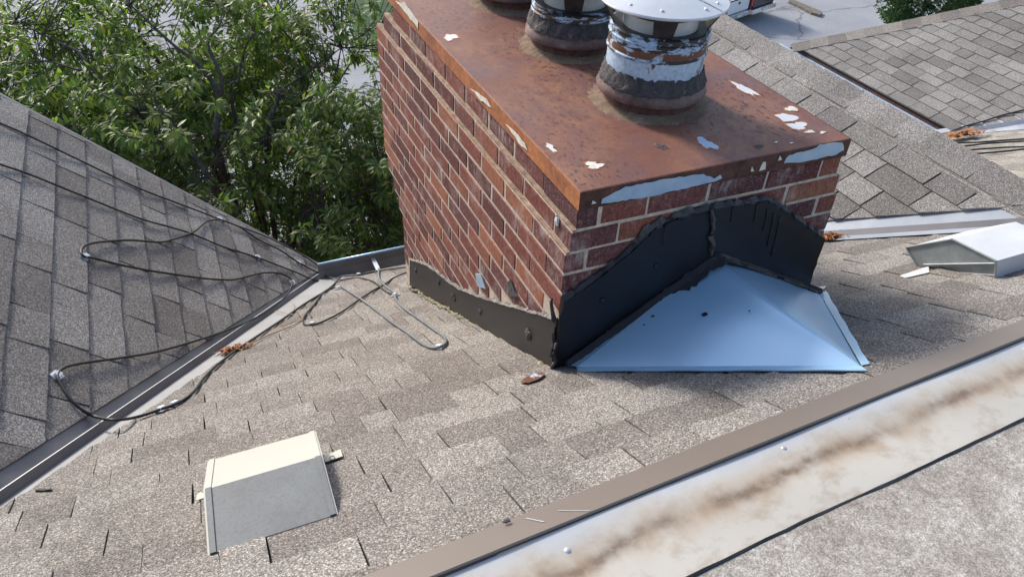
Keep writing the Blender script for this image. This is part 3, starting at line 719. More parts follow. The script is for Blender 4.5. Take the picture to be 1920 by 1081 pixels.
# ------------------------------------------------------------------ chimney
chim = thing('chimney', (1.3, 2.2, zM(2.2)), 'tall red brown brick chimney with a rusted steel cap and black tarred flashing', 'chimney')
HC, BH = .0677, .0602
ZTOP = -1.060
NC = 22
def faceL(c): return (.868, .855)[c] if c < 2 else .842
def faceR(c): return (1.737, 1.760)[c] if c < 2 else 1.770
def farY(c):
    if c < 2: return (3.10, 3.205)[c]
    z = ZTOP-HC*c
    return 3.28 if z > -1.80 else 3.235 if z > -1.86 else 3.15 if z > -1.93 else 3.085 if z > -1.99 else 3.03
FY = 1.462
def chamfer_box(lx, ly, lz, rnd):
    ch = .0035; pts = []; idx = {}
    for sx in (0, 1):
        for sy in (0, 1):
            for sz in (0, 1):
                j = [rnd.uniform(-.0009, .0009) for _ in range(3)]
                cx, cy, cz = sx*lx+j[0], sy*ly+j[1], sz*lz+j[2]
                ox, oy, oz = (ch if s_ == 0 else -ch for s_ in (sx, sy, sz))
                for k, p in enumerate(((cx, cy+oy, cz+oz), (cx+ox, cy, cz+oz), (cx+ox, cy+oy, cz))):
                    idx[(sx, sy, sz, k)] = len(pts); pts.append(p)
    I = lambda *a: idx[a]
    fs = []
    for s_ in (0, 1):
        fs += [[I(s_, 0, 0, 0), I(s_, 1, 0, 0), I(s_, 1, 1, 0), I(s_, 0, 1, 0)], [I(0, s_, 0, 1), I(1, s_, 0, 1), I(1, s_, 1, 1), I(0, s_, 1, 1)], [I(0, 0, s_, 2), I(1, 0, s_, 2), I(1, 1, s_, 2), I(0, 1, s_, 2)]]
    for a in (0, 1):
        for c in (0, 1):
            fs += [[I(a, c, 0, 0), I(a, c, 1, 0), I(a, c, 1, 1), I(a, c, 0, 1)], [I(a, 0, c, 0), I(a, 1, c, 0), I(a, 1, c, 2), I(a, 0, c, 2)], [I(0, a, c, 1), I(1, a, c, 1), I(1, a, c, 2), I(0, a, c, 2)]]
    for sx in (0, 1):
        for sy in (0, 1):
            for sz in (0, 1): fs.append([I(sx, sy, sz, k) for k in range(3)])
    return pts, fs
brick_meshes = {}
def brick_mesh(lx, ly, var):
    key = (round(lx, 3), round(ly, 3), var)
    if key not in brick_meshes:
        p, f = chamfer_box(lx, ly, BH, random.Random(hash(key) & 0xfff)); b = MB(); b.add(p, f)
        me = b.mesh('brick', [M['brick']], Vector())
        import bmesh
        bm = bmesh.new(); bm.from_mesh(me); bmesh.ops.recalc_face_normals(bm, faces=bm.faces); bm.to_mesh(me); bm.free()
        brick_meshes[key] = me
    return brick_meshes[key]
brnd = random.Random(21)
flash_top = lambda y: -1.475+(y-1.565)*(-2.275+1.475)/(3.03-1.565)
cut = lambda y: flash_top(y)-.06
mort = MB(); mass = MB(); mass_t = []
def add_brick(x0, y0, z0, lx, ly):
    o = bpy.data.objects.new('brick', brick_mesh(round(lx, 2), round(ly, 2), brnd.randint(0, 2)))
    link(o, chim, (x0, y0, z0))
def add_mass(x0, y0, z0, lx, ly):
    p, f = chamfer_box(lx, ly, BH, brnd); n0 = len(mass.v); mass.add([(q[0]+x0, q[1]+y0, q[2]+z0) for q in p], f); mass_t.extend([brnd.random()]*(len(mass.v)-n0))
MJ = .007
for c in range(NC):
    zt_ = ZTOP-HC*c; z0 = zt_-BH
    xl, xr, yf = faceL(c), faceR(c), farY(c)
    rec = .0024
    mort.box((xl+rec, FY+rec, zt_-HC-.0002*c), (xr-rec, yf-rec, zt_+.0002))
    # left face
    first = (.197 if c % 2 == 0 else .095)
    y = FY
    lead = c % 2 == 0                                     # even course: left brick owns the corner
    if not lead: y = FY+.096+MJ
    seq = [first if lead else .197]
    while y < yf-.03:
        L_ = seq.pop() if seq else .194+brnd.choice((-.01, 0, 0, .01))
        L_ = min(L_, yf-y)
        if yf-(y+L_) < .05: L_ = yf-y
        if zt_ > cut(y+L_) and (zt_ > cut(min(y+.02, yf))):
            add_brick(xl+brnd.uniform(-.0008, .0010), y, z0, .062 if lead and y == FY else .09, L_)
        y += L_+MJ
    # front face
    js = {0: (.925, 1.08, 1.277, 1.473, 1.668), 1: (1.0, 1.19, 1.385, 1.565)}.get(c, (.92, 1.11, 1.31, 1.51, 1.70) if c % 2 == 0 else (1.0, 1.19, 1.385, 1.58))
    xs = [xl+.062+MJ if lead else xl]+list(js)
    if lead: xs = [xl+.062+MJ]+[j for j in js if j > xl+.10]
    ends = xs[1:]+[xr+MJ]
    for a_, b_ in zip(xs, ends):
        x0_, L_ = a_, b_-a_-MJ
        if z0 < -1.66: continue
        px = proj((x0_+L_/2, FY, z0+.03)); 
        covered = (z0 < -1.25 and 1.02 < x0_ < 1.44) or z0 < -1.42
        if not covered: add_brick(x0_, FY+brnd.uniform(-.001, .001), z0, L_, .09 if not (lead is False and a_ == xs[0]) else .096)
    # right face and far face: out of sight, one mass
    y = FY+.1
    while y < yf-.1:
        add_mass(xr-.09, y, z0, .09, min(.194, yf-.1-y)); y += .194+MJ
    x = xl+.1
    while x < xr-.1:
        add_mass(x, yf-.09, z0, min(.194, xr-.1-x), .088); x += .194+MJ
for c in (1, 2):
    z_ = ZTOP-HC*c; lm = MB()
    lm.box((faceL(c)+.0035, FY+.003, z_-.001), (faceL(c-1)+.01, farY(c)-.003, z_+.0068)); lm.build('mortar_ledge', M['ledge'], chim)
mort.build('mortar', M['mortar'], chim)
mo_ = mass.build('hidden_brickwork', M['brick'], chim); tag(mo_, kind='stuff')
mo_.data.attributes.new('tone', 'FLOAT', 'POINT').data.foreach_set('value', mass_t)
b = MB(); b.box((.86, 1.49, -3.6), (1.75, 3.01, ZTOP-HC*NC+.01)); b.build('shaft', M['mortar'], chim)

# steel cap
CX0, CX1, CY0, CY1, CZ = .861, 1.738, 1.452, 3.16, -1.0
cap = MB(); nx, ny = 24, 44
def capz(x, y):
    ex = min(x-CX0, CX1-x, y-CY0, CY1-y)
    return CZ+.004*min(1, ex/.15)+.0035*noise.noise(Vector((x*2.6, y*2.6, 3)))*min(1, ex/.05)
for j in range(ny+1):
    for i in range(nx+1):
        x = CX0+(CX1-CX0)*i/nx; y = CY0+(CY1-CY0)*j/ny; cap.v.append(Vector((x, y, capz(x, y))))
for j in range(ny):
    for i in range(nx): cap.f.append([j*(nx+1)+i, j*(nx+1)+i+1, (j+1)*(nx+1)+i+1, (j+1)*(nx+1)+i]); cap.mi.append(0)
capo = cap.build('steel_cap', M['rust'], chim, smooth=True, fix=False)
FH = .054
fas = MB()
def fascia_wall(p, q):
    p, q = Vector(p), Vector(q); n = 30; a = [p.lerp(q, i/n) for i in range(n+1)]
    out = Vector((q.y-p.y, p.x-q.x, 0)).normalized()
    r0 = [a_-out*.003+Vector((0, 0, .001)) for a_ in a]; r1 = [a_+Vector((0, 0, -.002)) for a_ in a]
    r2 = [a_+out*(.0015*noise.noise(a_*4))-Vector((0, 0, FH)) for a_ in a]; r3 = [a_-out*.006-Vector((0, 0, FH+.002)) for a_ in a]
    fas.strip(r0, r1); fas.strip(r1, r2); fas.strip(r2, r3)
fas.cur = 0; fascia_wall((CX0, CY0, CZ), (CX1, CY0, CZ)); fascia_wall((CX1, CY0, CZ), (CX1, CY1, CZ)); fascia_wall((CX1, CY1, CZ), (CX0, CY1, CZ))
fas.build('cap_fascia', M['rust_dark'], chim, fix=False)  # sides away from the sun: shade painted in as darker rust
fas = MB(); fascia_wall((CX0, CY1, CZ), (CX0, CY0, CZ)); fas.build('cap_fascia', M['rust_orange'], chim, fix=False)  # sunlit side: sun painted in as brighter orange rust
b = MB(); b.box((CX0+.004, CY0+.004, CZ-FH+.004), (CX1-.004, CY1-.004, CZ-.008)); b.build('cap_core', M['dark_void'], chim)
b = MB(); b.box((CX0+.008, CY0+.014, CZ-FH-.0085), (CX1-.008, CY1-.03, CZ-FH-.001)); b.build('mortar_bed', M['mortar'], chim)
# bare-metal patches where the paint peeled
def ragged(pts, step, amp, seed):
    r = random.Random(seed); out = []
    for p in densify(pts, step): out.append(p+Vector((r.uniform(-amp, amp), r.uniform(-amp, amp), r.uniform(-amp, amp))))
    return out
def patch_y(px, Y, m, seed):
    pts = [ony(x, y, Y) for x, y in px]; pts = [Vector((p.x, Y, p.z)) for p in ragged(pts, .012, .0022, seed)]
    b = MB(); b.prism(pts, (0, -.0008, 0)); b.build('peeled_patch', m, chim)
def patch_x(px, X, m, seed):
    pts = [onx(x, y, X) for x, y in px]; pts = [Vector((X, p.y, p.z)) for p in ragged(pts, .02, .003, seed)]
    b = MB(); b.prism(pts, (-.0008, 0, 0)); b.build('peeled_patch', m, chim)
def patch_z(cx, cy, rx, ry, rot, m, seed, k=26):
    r = random.Random(seed); pts = []
    ph = [r.uniform(0, 6.28) for _ in range(3)]
    for i in range(k):
        th = 2*math.pi*i/k; q = 1+r.uniform(-.16, .16)+.22*math.sin(2*th+ph[0])+.18*math.sin(3*th+ph[1])+.12*math.sin(5*th+ph[2])
        dx, dy = rx*q*math.cos(th), ry*q*math.sin(th); c_, s_ = math.cos(rot), math.sin(rot)
        p = onz(cx+dx*c_-dy*s_, cy+dx*s_+dy*c_, CZ+.002); pts.append(Vector((p.x, p.y, capz(p.x, p.y)+.0006)))
    b = MB(); b.prism(pts, (0, 0, .0009)); b.build('peeled_patch', m, chim)
    cen = sum(pts, Vector())/len(pts); hp = [cen+(p-cen)*(1.22+r.uniform(-.1, .16)) for p in pts]; hp = [Vector((p.x, p.y, capz(p.x, p.y)+.0003)) for p in hp]
    b = MB(); b.prism(hp, (0, 0, .0004)); b.build('rust_stain', M['rust_orange'], chim)
YP = CY0-.0016
patch_y([(1128,382),(1130,372),(1142,365),(1172,351),(1195,345),(1234,338),(1265,333),(1299,328),(1319,326),(1339,334),(1350,328),(1354,333),(1341,340),(1299,350),(1212,369)], YP, M['galv_flat'], 1)
patch_y([(1469,305),(1479,291),(1507,283),(1522,280),(1538,271),(1579,267),(1582,282),(1566,290),(1510,303)], YP, M['galv_flat'], 2)
patch_y([(1408,321),(1410,311),(1415,320)], YP, M['paint_pale'], 3); patch_y([(1424,320),(1430,304),(1437,303),(1436,316)], YP, M['paint_pale'], 4); patch_y([(1458,302),(1461,293),(1467,300)], YP, M['paint_pale'], 5)
patch_y([(1108,383),(1112,376),(1119,380)], YP, M['paint_pale'], 6)
XP = CX0-.0018
patch_x([(742,2),(759,6),(773,25),(784,40),(784,54),(766,31)], XP, M['paint_pale'], 7)
patch_x([(882,165),(901,177),(913,185),(921,203),(902,188)], XP, M['paint_pale'], 8)
patch_x([(948,231),(967,248),(985,270),(989,283),(972,267)], XP, M['paint_pale'], 9)
for k, (cx, cy, rx, ry, rot, mm) in enumerate(((845,70,12,5,.1,'white_metal'),(1033,277,11,4,.6,'white_metal'),(1114,311,13,7,-.1,'paint_pale'),(1396,168,26,4.5,.52,'white_metal'),(1475,221,20,7,.25,'white_metal'),(1496,236,17,7,.1,'white_metal'),(1518,247,7,3,0,'paint_pale'),(1484,204,14,3.5,.1,'paint_pale'),(1543,248,6,2,0,'paint_pale'),(1325,271,17,8,.35,'galv_flat'),(1455,267,3,1.2,0,'white_metal'),(1484,268,3,1.2,0,'white_metal'))):
    patch_z(cx, cy, rx, ry, rot, M[mm], 30+k)
patch_z(1241, 277, 10, 4.5, .2, M['tar_chunk'], 60); patch_z(1422, 275, 8, 3.2, .1, M['tar_dry'], 61)

# front flashing: black sheet, two halves lapped at the cricket ridge
YF1 = FY-.010
fl_left = [(1036,691),(1049,590),(1056,566),(1120,520),(1180,472),(1226,428),(1262,411),(1337,391),(1336,480),(1260,535),(1150,620),(1070,689)]
fl_right = [(1332,391),(1390,381),(1436,374),(1476,397),(1510,421),(1543,445),(1533,472),(1522,504),(1508,553),(1440,523),(1385,498),(1334,478)]
def sheet_y(name, px, Y, th, m, seed, amp=.002):
    pts = [ony(x, y, Y) for x, y in px]; pts = [Vector((p.x, Y, p.z)) for p in ragged(pts, .02, amp, seed)]
    b = MB(); b.prism(pts, (0, -th, 0)); return b.build(name, m, chim)
sheet_y('front_flashing', fl_left, FY-.003, .008, M['black_sheet'], 1)
sheet_y('front_flashing', fl_right, FY-.003, .012, M['black_sheet'], 2)
def bead(name, pts, r, m, seed, squash=.6, jit=.35, step=.012, parent=None, wob=.004):
    rnd = random.Random(seed); P = []
    for i in range(len(pts)-1):
        a, c_ = Vector(pts[i]), Vector(pts[i+1]); n = max(1, int((c_-a).length/step))
        for k in range(n): P.append(a.lerp(c_, k/n)+Vector([rnd.uniform(-wob, wob) for _ in range(3)]))
    P.append(Vector(pts[-1]))
    rs = [r*(.7+.6*abs(noise.noise(p*23+Vector((seed, 0, 0))))*2) for p in P]
    random.seed(seed); b = MB(); b.tube(P, rs, 7, squash=squash, jit=jit); return b.build(name, m, parent or chim, smooth=True)
def smear_y(px, w, m, seed, Y, name='tar_smear'):
    r = random.Random(seed); P = []
    for a_, c_ in zip(px, px[1:]):
        a_, c_ = ony(*a_, Y), ony(*c_, Y); k = max(1, int((c_-a_).length/.006))
        P += [a_.lerp(c_, t/k) for t in range(k)]
    lo, md, hi = [], [], []
    for p in P:
        f = noise.noise(p*31+Vector((seed, 0, 0))); g = noise.noise(p*83+Vector((0, seed, 0)))
        hi.append(Vector((p.x, Y+.006, p.z+w*(.55+.9*max(-.4, f)+.5*g)))); md.append(Vector((p.x, Y-.003-.002*f, p.z))); lo.append(Vector((p.x, Y+.004, p.z-w*(.7+.8*g+.6*f))))
    b = MB(); b.strip(hi, md); b.strip(md, lo); return b.build(name, m, chim, smooth=True, fix=False)
smear_y(fl_left[1:8], .017, M['tar'], 3, FY-.0135)
smear_y(fl_right[0:6], .018, M['tar'], 4, FY-.0165)
smear_y([(1190,455),(1228,424),(1262,408),(1330,390)], .020, M['tar_dry'], 5, FY-.012)
smear_y([(1340,390),(1400,380),(1440,373),(1480,398)], .013, M['tar_dry'], 8, FY-.0175)
bead('tar_bead', [ony(x, y, FY-.018) for x, y in ((1335,392),(1336,430),(1334,478))], .009, M['tar_dry'], 6)
bead('tar_bead', [Vector((.834, FY-.012, z)) for z in (-1.49, -1.53, -1.58, -1.61)], .006, M['tar_dry'], 7, jit=.7, wob=.005, step=.018)
# drips on the sheet
for k, (x, y, l) in enumerate(((1452, 400, 60), (1463, 405, 75), (1440, 392, 40), (1420, 385, 30), (1250, 425, 36), (1375, 392, 24))):
    b = MB(); P = [ony(x-l*.22*t/4+random.uniform(-.5, .5), y+l*t/4, FY-.0165) for t in range(5)]; b.tube(P, [.003, .0018, .0013, .0011, .0018], 5); b.build('tar_drip', M['tar'], chim, smooth=True)
for k, (x, y) in enumerate(((1230, 500), (1130, 563), (1450, 470), (1335, 400))):
    b = MB(); b.blob(ony(x, y, FY-.013), .008, 8, (1, .5, 1)); b.build('tar_dab', M['tar'], chim, smooth=True)

# left flashing: bronze sheet following the slope
XLF = .834
top_px = [(768,486),(800,497),(822,512),(838,526),(860,541),(890,553),(930,566),(985,582),(1020,592),(1041,600)]
bot_px = [(1034,691),(1000,672),(940,645),(885,606),(840,578),(800,556),(768,536)]
pl = [onx(x, y, XLF) for x, y in top_px+bot_px]; pl = [Vector((XLF, max(p.y, FY-.011), p.z)) for p in pl]
b = MB(); b.prism(pl, (.008, 0, 0)); b.build('side_flashing', M['brown_sheet'], chim)
def smear_x(px, w, m, seed, X, name):
    P = []
    for a_, c_ in zip(px, px[1:]):
        a_, c_ = onx(*a_, X), onx(*c_, X); k = max(1, int((c_-a_).length/.005))
        P += [a_.lerp(c_, t/k) for t in range(k)]
    lo, md, hi = [], [], []
    for p in P:
        f = noise.noise(p*27+Vector((seed, 0, 0))); g = noise.noise(p*90+Vector((0, seed, 0)))
        hi.append(Vector((X+.016, p.y, p.z+w*(.7+.9*max(-.3, f)+.6*g)))); md.append(Vector((X-.004-.004*g, p.y, p.z+w*.3*f))); lo.append(Vector((X+.003, p.y, p.z-w*(.45+.5*g+.4*f))))
    b = MB(); b.strip(hi, md); b.strip(md, lo); return b.build(name, m, chim, fix=False)
smear_x(top_px, .013, M['caulk'], 8, XLF, 'caulk_bead')
bead('caulk_bead', [onx(x, y+2, XLF-.006) for x, y in bot_px], .009, M['moss'], 9, jit=.5, wob=.007)
bead('caulk_bead', [onx(x, y, XLF-.004) for x, y in ((1036,560),(1034,580),(1038,600),(1036,640),(1034,690))], .006, M['tar_dry'], 10, jit=.7, wob=.006, step=.018)
for k, (x, y, r) in enumerate(((780, 506, .012), (823, 529, .011), (850, 555, .012), (900, 583, .012), (991, 627, .018), (852, 560, .01))):
    b = MB(); b.blob(onx(x, y, XLF-.001), r, 7, (.5, 1, 1.2)); b.build('sealant_dab', M['tar_dry'], chim)
pl = [onx(x, y, .8395) for x, y in ((893,512),(903,514),(912,541),(897,536))]; b = MB(); b.prism(pl, (-.004, 0, 0)); b.build('bare_tab', M['galv_flat'], chim)
pl = [onx(x, y, .8395) for x, y in ((952,530),(958,523),(966,545),(972,556),(955,555))]; b = MB(); b.prism(pl, (-.003, 0, 0)); b.build('sealant_dab', M['tar_dry'], chim)
# white mortar dab near the corner
b = MB(); b.blob(onx(1044, 413, .853), .012, 8, (.5, 1, 1.2)); b.build('mortar_dab', M['white_metal'], chim)

# ------------------------------------------------------------------ cricket
cr = thing('chimney_cricket', (1.35, 1.2, zM(1.2)), 'smooth blue grey galvanised metal cricket against the black front of the chimney', 'cricket')
AP = Vector((1.347, FY-.012, -1.318)); EE = Vector((1.398, .921, zM(.921)+.02))
LC = Vector((.872, FY-.012, zM(FY)+.022)); LB = Vector((.885, 1.402, zM(1.402)+.02)); RC = Vector((1.832, FY-.012, zM(FY)+.02))
def tri_sheet(name, a, b_, c, m, n=18, sag=.004):
    mb = MB(); idx = {}
    for i in range(n+1):
        for j in range(n+1-i):
            s_, t_ = i/n, j/n; p = a*(1-s_-t_)+b_*s_+c*t_
            q = s_*t_*(1-s_-t_)*27
            p = p+Vector((0, 0, sag*q+.0015*noise.noise(p*5)*min(1, q*3))); idx[i, j] = len(mb.v); mb.v.append(p)
    for i in range(n):
        for j in range(n-i):
            mb.f.append([idx[i, j], idx[i+1, j], idx[i, j+1]]); mb.mi.append(0)
            if i+j < n-1: mb.f.append([idx[i+1, j], idx[i+1, j+1], idx[i, j+1]]); mb.mi.append(0)
    return mb.build(name, m, cr, smooth=True)
mb = MB(); NR_, NT_ = 24, 40
for i in range(NR_+1):
    r_ = i/NR_; top = AP.lerp(EE, r_)
    for k in range(NT_+1):
        t_ = -1+2*k/NT_; base = (LB if t_ < 0 else RC).lerp(EE, r_)
        q = top.lerp(base, abs(t_)); w_ = (1-r_)
        q = q+Vector((0, 0, -.016*w_*math.exp(-(t_/.22)**2)+.004*w_*math.sin(math.pi*abs(t_))+.0016*noise.noise(q*6)*w_*min(1, 3*(1-abs(t_)))))
        mb.v.append(q)
for i in range(NR_):
    for k in range(NT_): a_ = i*(NT_+1)+k; mb.f.append([a_, a_+1, a_+NT_+2, a_+NT_+1]); mb.mi.append(0)
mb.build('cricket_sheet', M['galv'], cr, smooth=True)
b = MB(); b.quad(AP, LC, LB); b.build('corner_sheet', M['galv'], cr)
def flangepts(p, q, off, n=16):
    a = [p.lerp(q, i/n) for i in range(n+1)]; c_ = []
    for i, v_ in enumerate(a):
        w_ = v_+off*(1+.08*math.sin(i*1.7)); w_.z = zM(w_.y)+.021; c_.append(w_)
    return a, c_
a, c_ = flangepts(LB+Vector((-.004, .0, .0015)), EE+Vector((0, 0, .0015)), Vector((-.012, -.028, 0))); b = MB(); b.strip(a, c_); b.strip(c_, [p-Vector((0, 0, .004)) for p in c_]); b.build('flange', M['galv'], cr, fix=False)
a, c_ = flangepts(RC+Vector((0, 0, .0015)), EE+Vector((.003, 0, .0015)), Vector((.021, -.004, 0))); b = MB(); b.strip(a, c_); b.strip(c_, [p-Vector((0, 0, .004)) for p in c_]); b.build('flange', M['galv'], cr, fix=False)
# tar smeared along the joints with the chimney
def smear(name, p, q, width, m, seed, nrm, n=46):
    r = random.Random(seed); d_ = (q-p); side = nrm.cross(d_).normalized()
    A, Bp, T = [], [], []
    for i in range(n+1):
        c0 = p.lerp(q, i/n); w_ = width*(.75+.5*noise.noise(c0*11+Vector((seed, 0, 0)))+r.uniform(-.12, .12))
        if side.dot(Vector((0, -1, -.3))) < 0: sd_ = -side
        else: sd_ = side
        A.append(c0+Vector((0, -.002, .018))); T.append(c0+sd_*w_*.5+nrm*(.005+r.uniform(0, .004))); Bp.append(c0+sd_*w_+nrm*.0012)
    b = MB(); b.strip(A, T); b.strip(T, Bp); return b.build(name, m, cr, smooth=True, fix=False)
n1 = (LB-AP).cross(EE-AP).normalized(); n1 = n1 if n1.z > 0 else -n1
n2 = (EE-AP).cross(RC-AP).normalized(); n2 = n2 if n2.z > 0 else -n2
smear('tar_smear', AP+Vector((0, 0, .004)), LC+Vector((0, -.005, .004)), .05, M['tar'], 1, n1)
smear('tar_smear', AP+Vector((0, 0, .004)), RC+Vector((0, 0, .006)), .018, M['tar'], 2, n2)
bead('tar_bead', [AP+Vector((0, .002, .012)), AP.lerp(LC, .5)+Vector((0, .002, .012)), LC+Vector((0, .0, .006))], .011, M['tar'], 12, parent=cr)
bead('tar_bead', [AP+Vector((0, .002, .012)), AP.lerp(RC, .5)+Vector((0, .002, .012)), RC+Vector((0, 0, .0))], .010, M['tar'], 13, parent=cr)
for k, (s_, t_, r) in enumerate(((.30, .25, .010), (.5, .05, .007), (.57, .06, .004), (.13, .4, .003))):
    p = AP*(1-s_-t_)+LB*s_+EE*t_; b = MB(); b.blob(p+n1*.003, r, 7, (1.2, .7, .4)); b.build('tar_dab', M['tar'], cr)
for k, t_ in enumerate((.2, .55)):
    p = LB.lerp(EE, t_)+Vector((-.014, -.03, 0)); p.z = zM(p.y)+.013; b = MB(); b.blob(p, .006, 6, (1.5, 1, .6)); b.build('tar_dab', M['tar'], cr)

# ------------------------------------------------------------------ flue pipes
def solve_z(x, y, r, py):
    lo, hi = -1.02, -.4
    for _ in range(40):
        mid = (lo+hi)/2
        d_ = Vector((-x, -y, 0)).normalized()*r
        if proj((x+d_.x, y+d_.y, mid))[1] > py: lo = mid
        else: hi = mid
    return lo
def flue(x, y, label, tall, blue=True, seed=1):
    random.seed(seed); c = (x, y)
    t = thing('flue_pipe', (x, y, CZ), label, 'flue pipe', 'flue pipes on the chimney cap')
    z = lambda h: CZ+h
    b = MB(); b.revolve(c, [(.20, z(.0002)), (.18, z(.0045)), (.155, z(.012)), (.138, z(.018))], 130, .0022); b.build('dust_ring', M['dust'], t, smooth=True)
    b = MB(); b.revolve(c, [(.152, z(.003)), (.144, z(.010)), (.141, z(.055))], 44); b.build('base_collar', M['rust_dark'], t, smooth=True)
    h = .045
    b = MB(); b.revolve(c, [(.140, z(h+.004)), (.163, z(h)), (.1655, z(h+.006)), (.163, z(h+.018)), (.150, z(h+.048)), (.142, z(h+.052))], 48, .0012); b.build('storm_collar', M['mauve'], t, angle=40)
    b = MB()
    for i in range(5):
        pass
    b.revolve(c, [(.1575, z(h+.028)), (.1600, z(h+.036)), (.1535, z(h+.048)), (.149, z(h+.062)), (.1435, z(h+.078))], 90, .0042); b.build('mastic_ring', M['tar_chunk'], t, smooth=True)
    r = .143
    za = .085; zb = za+.083*tall; zc = zb+.045*tall; zd = zb+.067*tall+.004
    b = MB(); b.revolve(c, [(r, z(za)), (r, z(zb))], 48); b.build('lower_band', M['pipe_blue'] if blue else M['soot'], t, smooth=True)
    b = MB(); b.revolve(c, [(r, z(zb)), (r+.005, z(zb+.003)), (r+.005, z(zb+.007)), (r+.001, z(zb+.01))], 48); b.build('bead_ring', M['pipe_soot'], t, smooth=True)
    b = MB(); b.revolve(c, [(r+.001, z(zb+.01)), (r+.001, z(zb+.027*tall+.004))], 48); b.build('rust_band', M['pipe_rust'], t, smooth=True)
    b = MB(); b.revolve(c, [(r+.001, z(zb+.027*tall+.004)), (r+.001, z(zc)), (r+.004, z(zc+.002)), (r+.004, z(zc+.005)), (r, z(zc+.007)), (r, z(zd-.006)), (r+.003, z(zd-.003)), (r-.004, z(zd))], 48); b.build('upper_band', M['pipe_soot'], t, angle=30)
    b = MB(); b.revolve(c, [(r-.004, z(zd)), (.106, z(zd-.003)), (.106, z(zd-.05))], 48); b.build('rim', M['soot'], t, angle=30)
    b = MB(); b.revolve(c, [(.108, z(zd-.03)), (.108, z(zd+.034)), (.102, z(zd+.034)), (.102, z(zd-.03))], 40); b.build('liner', M['liner'], t, angle=30)
    zt_ = zd+.064
    for k in range(4):
        th = math.radians(-108+90*k-12); ca, sa = math.cos(th), math.sin(th); tn = Vector((-sa, ca, 0)); rd = Vector((ca, sa, 0)); o_ = Vector((x, y, 0))
        w0, w1 = .026, .034
        b = MB(); pts = [o_+rd*(r-.012)+Vector((0, 0, z(zd-.006))), o_+rd*(r+.035)+Vector((0, 0, z(zt_+.004)))]
        q = [pts[0]-tn*w0, pts[0]+tn*w0, pts[1]+tn*w1, pts[1]-tn*w1]
        b.prism(q, -rd*.004); b.build('leg', M['soot'], t)
    R_ = .182
    b = MB(); b.revolve(c, [(R_, z(zt_)), (R_+.002, z(zt_+.004)), (R_, z(zt_+.008)), (.12, z(zt_+.021)), (.05, z(zt_+.03)), (.001, z(zt_+.033))], 64); b.build('cap_disc', M['disc'], t, angle=50)
    b = MB(); b.revolve(c, [(R_-.001, z(zt_+.001)), (.05, z(zt_+.018)), (.001, z(zt_+.02))], 64); b.build('disc_underside', M['soot'], t, smooth=True)
    for k in range(2):
        th = math.radians(-62+170*k); rd = Vector((math.cos(th), math.sin(th), 0)); tn = Vector((-rd.y, rd.x, 0)); o_ = Vector((x, y, 0))
        b = MB(); rows = []
        for rr_, zz in ((.02, .0335), (.05, .0315), (.12, .0225), (R_-.002, .0088)):
            rows.append((o_+rd*rr_+Vector((0, 0, z(zt_+zz))), o_+rd*rr_+tn*.0035+Vector((0, 0, z(zt_+zz-.0005)))))
        b.strip([q[0] for q in rows], [q[1] for q in rows]); b.build('lap_seam', M['soot'], t, fix=False)
    for th, rr_ in ((-75, .15), (-48, .15), (-125, .15), (-160, .15), (-20, .15)):
        q = Vector((x+rr_*math.cos(math.radians(th)), y+rr_*math.sin(math.radians(th)), z(zt_+.0165))); b = MB(); b.blob(q, .005, 8, (1, 1, .5)); b.build('rivet', M['blue_clip'], t, smooth=True)
    return t
flue(1.312, 1.868, 'nearest flue pipe, with a flaking blue grey band and rust around it', 1.0, True, 1)
f2 = flue(1.29, 2.345, 'middle flue pipe, low and black with soot under its round hood', .45, False, 2)
f3 = flue(1.285, 2.83, 'farthest flue pipe, only its rusty foot in view at the top edge', .45, False, 3)

# ------------------------------------------------------------------ roof vents
v1_ = thing('roof_vent', (0, 1.2, zM(1.2)), 'cream slant-back roof vent with a dirty grey front panel, near the bottom left', 'roof vent')
BL, BR = Vector((-.139, 1.015, zM(1.015)+.014)), Vector((.108, 1.015, zM(1.015)+.014))
CL_, CR_ = Vector((-.130, 1.182, -1.366)), Vector((.113, 1.182, -1.366))
TL, TR = Vector((-.121, 1.352, -1.468)), Vector((.124, 1.352, -1.468))
b = MB(); b.prism([BL, BR, CR_, CL_], (0, .0, -.004)); b.build('front_panel', M['vent_dirty'], v1_)
b = MB(); b.prism([CL_, CR_, TR, TL], (0, 0, -.004)); b.build('top_panel', M['vent_paint'], v1_)
for sx, (p, q, r) in ((-1, (BL, CL_, TL)), (1, (BR, CR_, TR))):
    lowt = Vector((r.x, r.y-.03, zM(r.y-.03)-.002)); lowb = Vector((p.x, p.y, zM(p.y)-.002))
    b = MB(); b.prism([p+Vector((0, 0, -.001)), q+Vector((0, 0, -.001)), r+Vector((0, 0, -.001)), lowt, lowb], (sx*.004, 0, 0)); b.build('side_panel', M['vent_paint'], v1_)
    for (e0, e1, mm) in ((p, q, 'vent_dirty'), (q, r, 'vent_paint')):
        b = MB(); b.prism([e0+Vector((0, 0, .0035)), e1+Vector((0, 0, .0035)), e1+Vector((-sx*.012, 0, .0035)), e0+Vector((-sx*.012, 0, .0035))], (0, 0, -.003)); b.build('edge_trim', M[mm], v1_)
b = MB(); b.prism([TL+Vector((.004, 0, -.006)), TR+Vector((-.004, 0, -.006)), Vector((TR.x-.004, TR.y-.03, zM(TR.y-.03))), Vector((TL.x+.004, TL.y-.03, zM(TL.y-.03)))], (0, .004, 0)); b.build('louvre', M['dark_void'], v1_)
b = MB(); q = [on_plane(x, y, NM, KM+.018) for x, y in ((604,857),(638,842),(643,855),(611,866))]; b.prism(q, (0, 0, .002)); o = b.build('nail_tab', M['vent_paint'], v1_)
b = MB(); q = onM(623, 858, .02); b.revolve(q, [(.007, q.z), (.007, q.z+.002), (.004, q.z+.002), (.004, q.z)], 14); b.build('grommet', M['valley'], v1_)
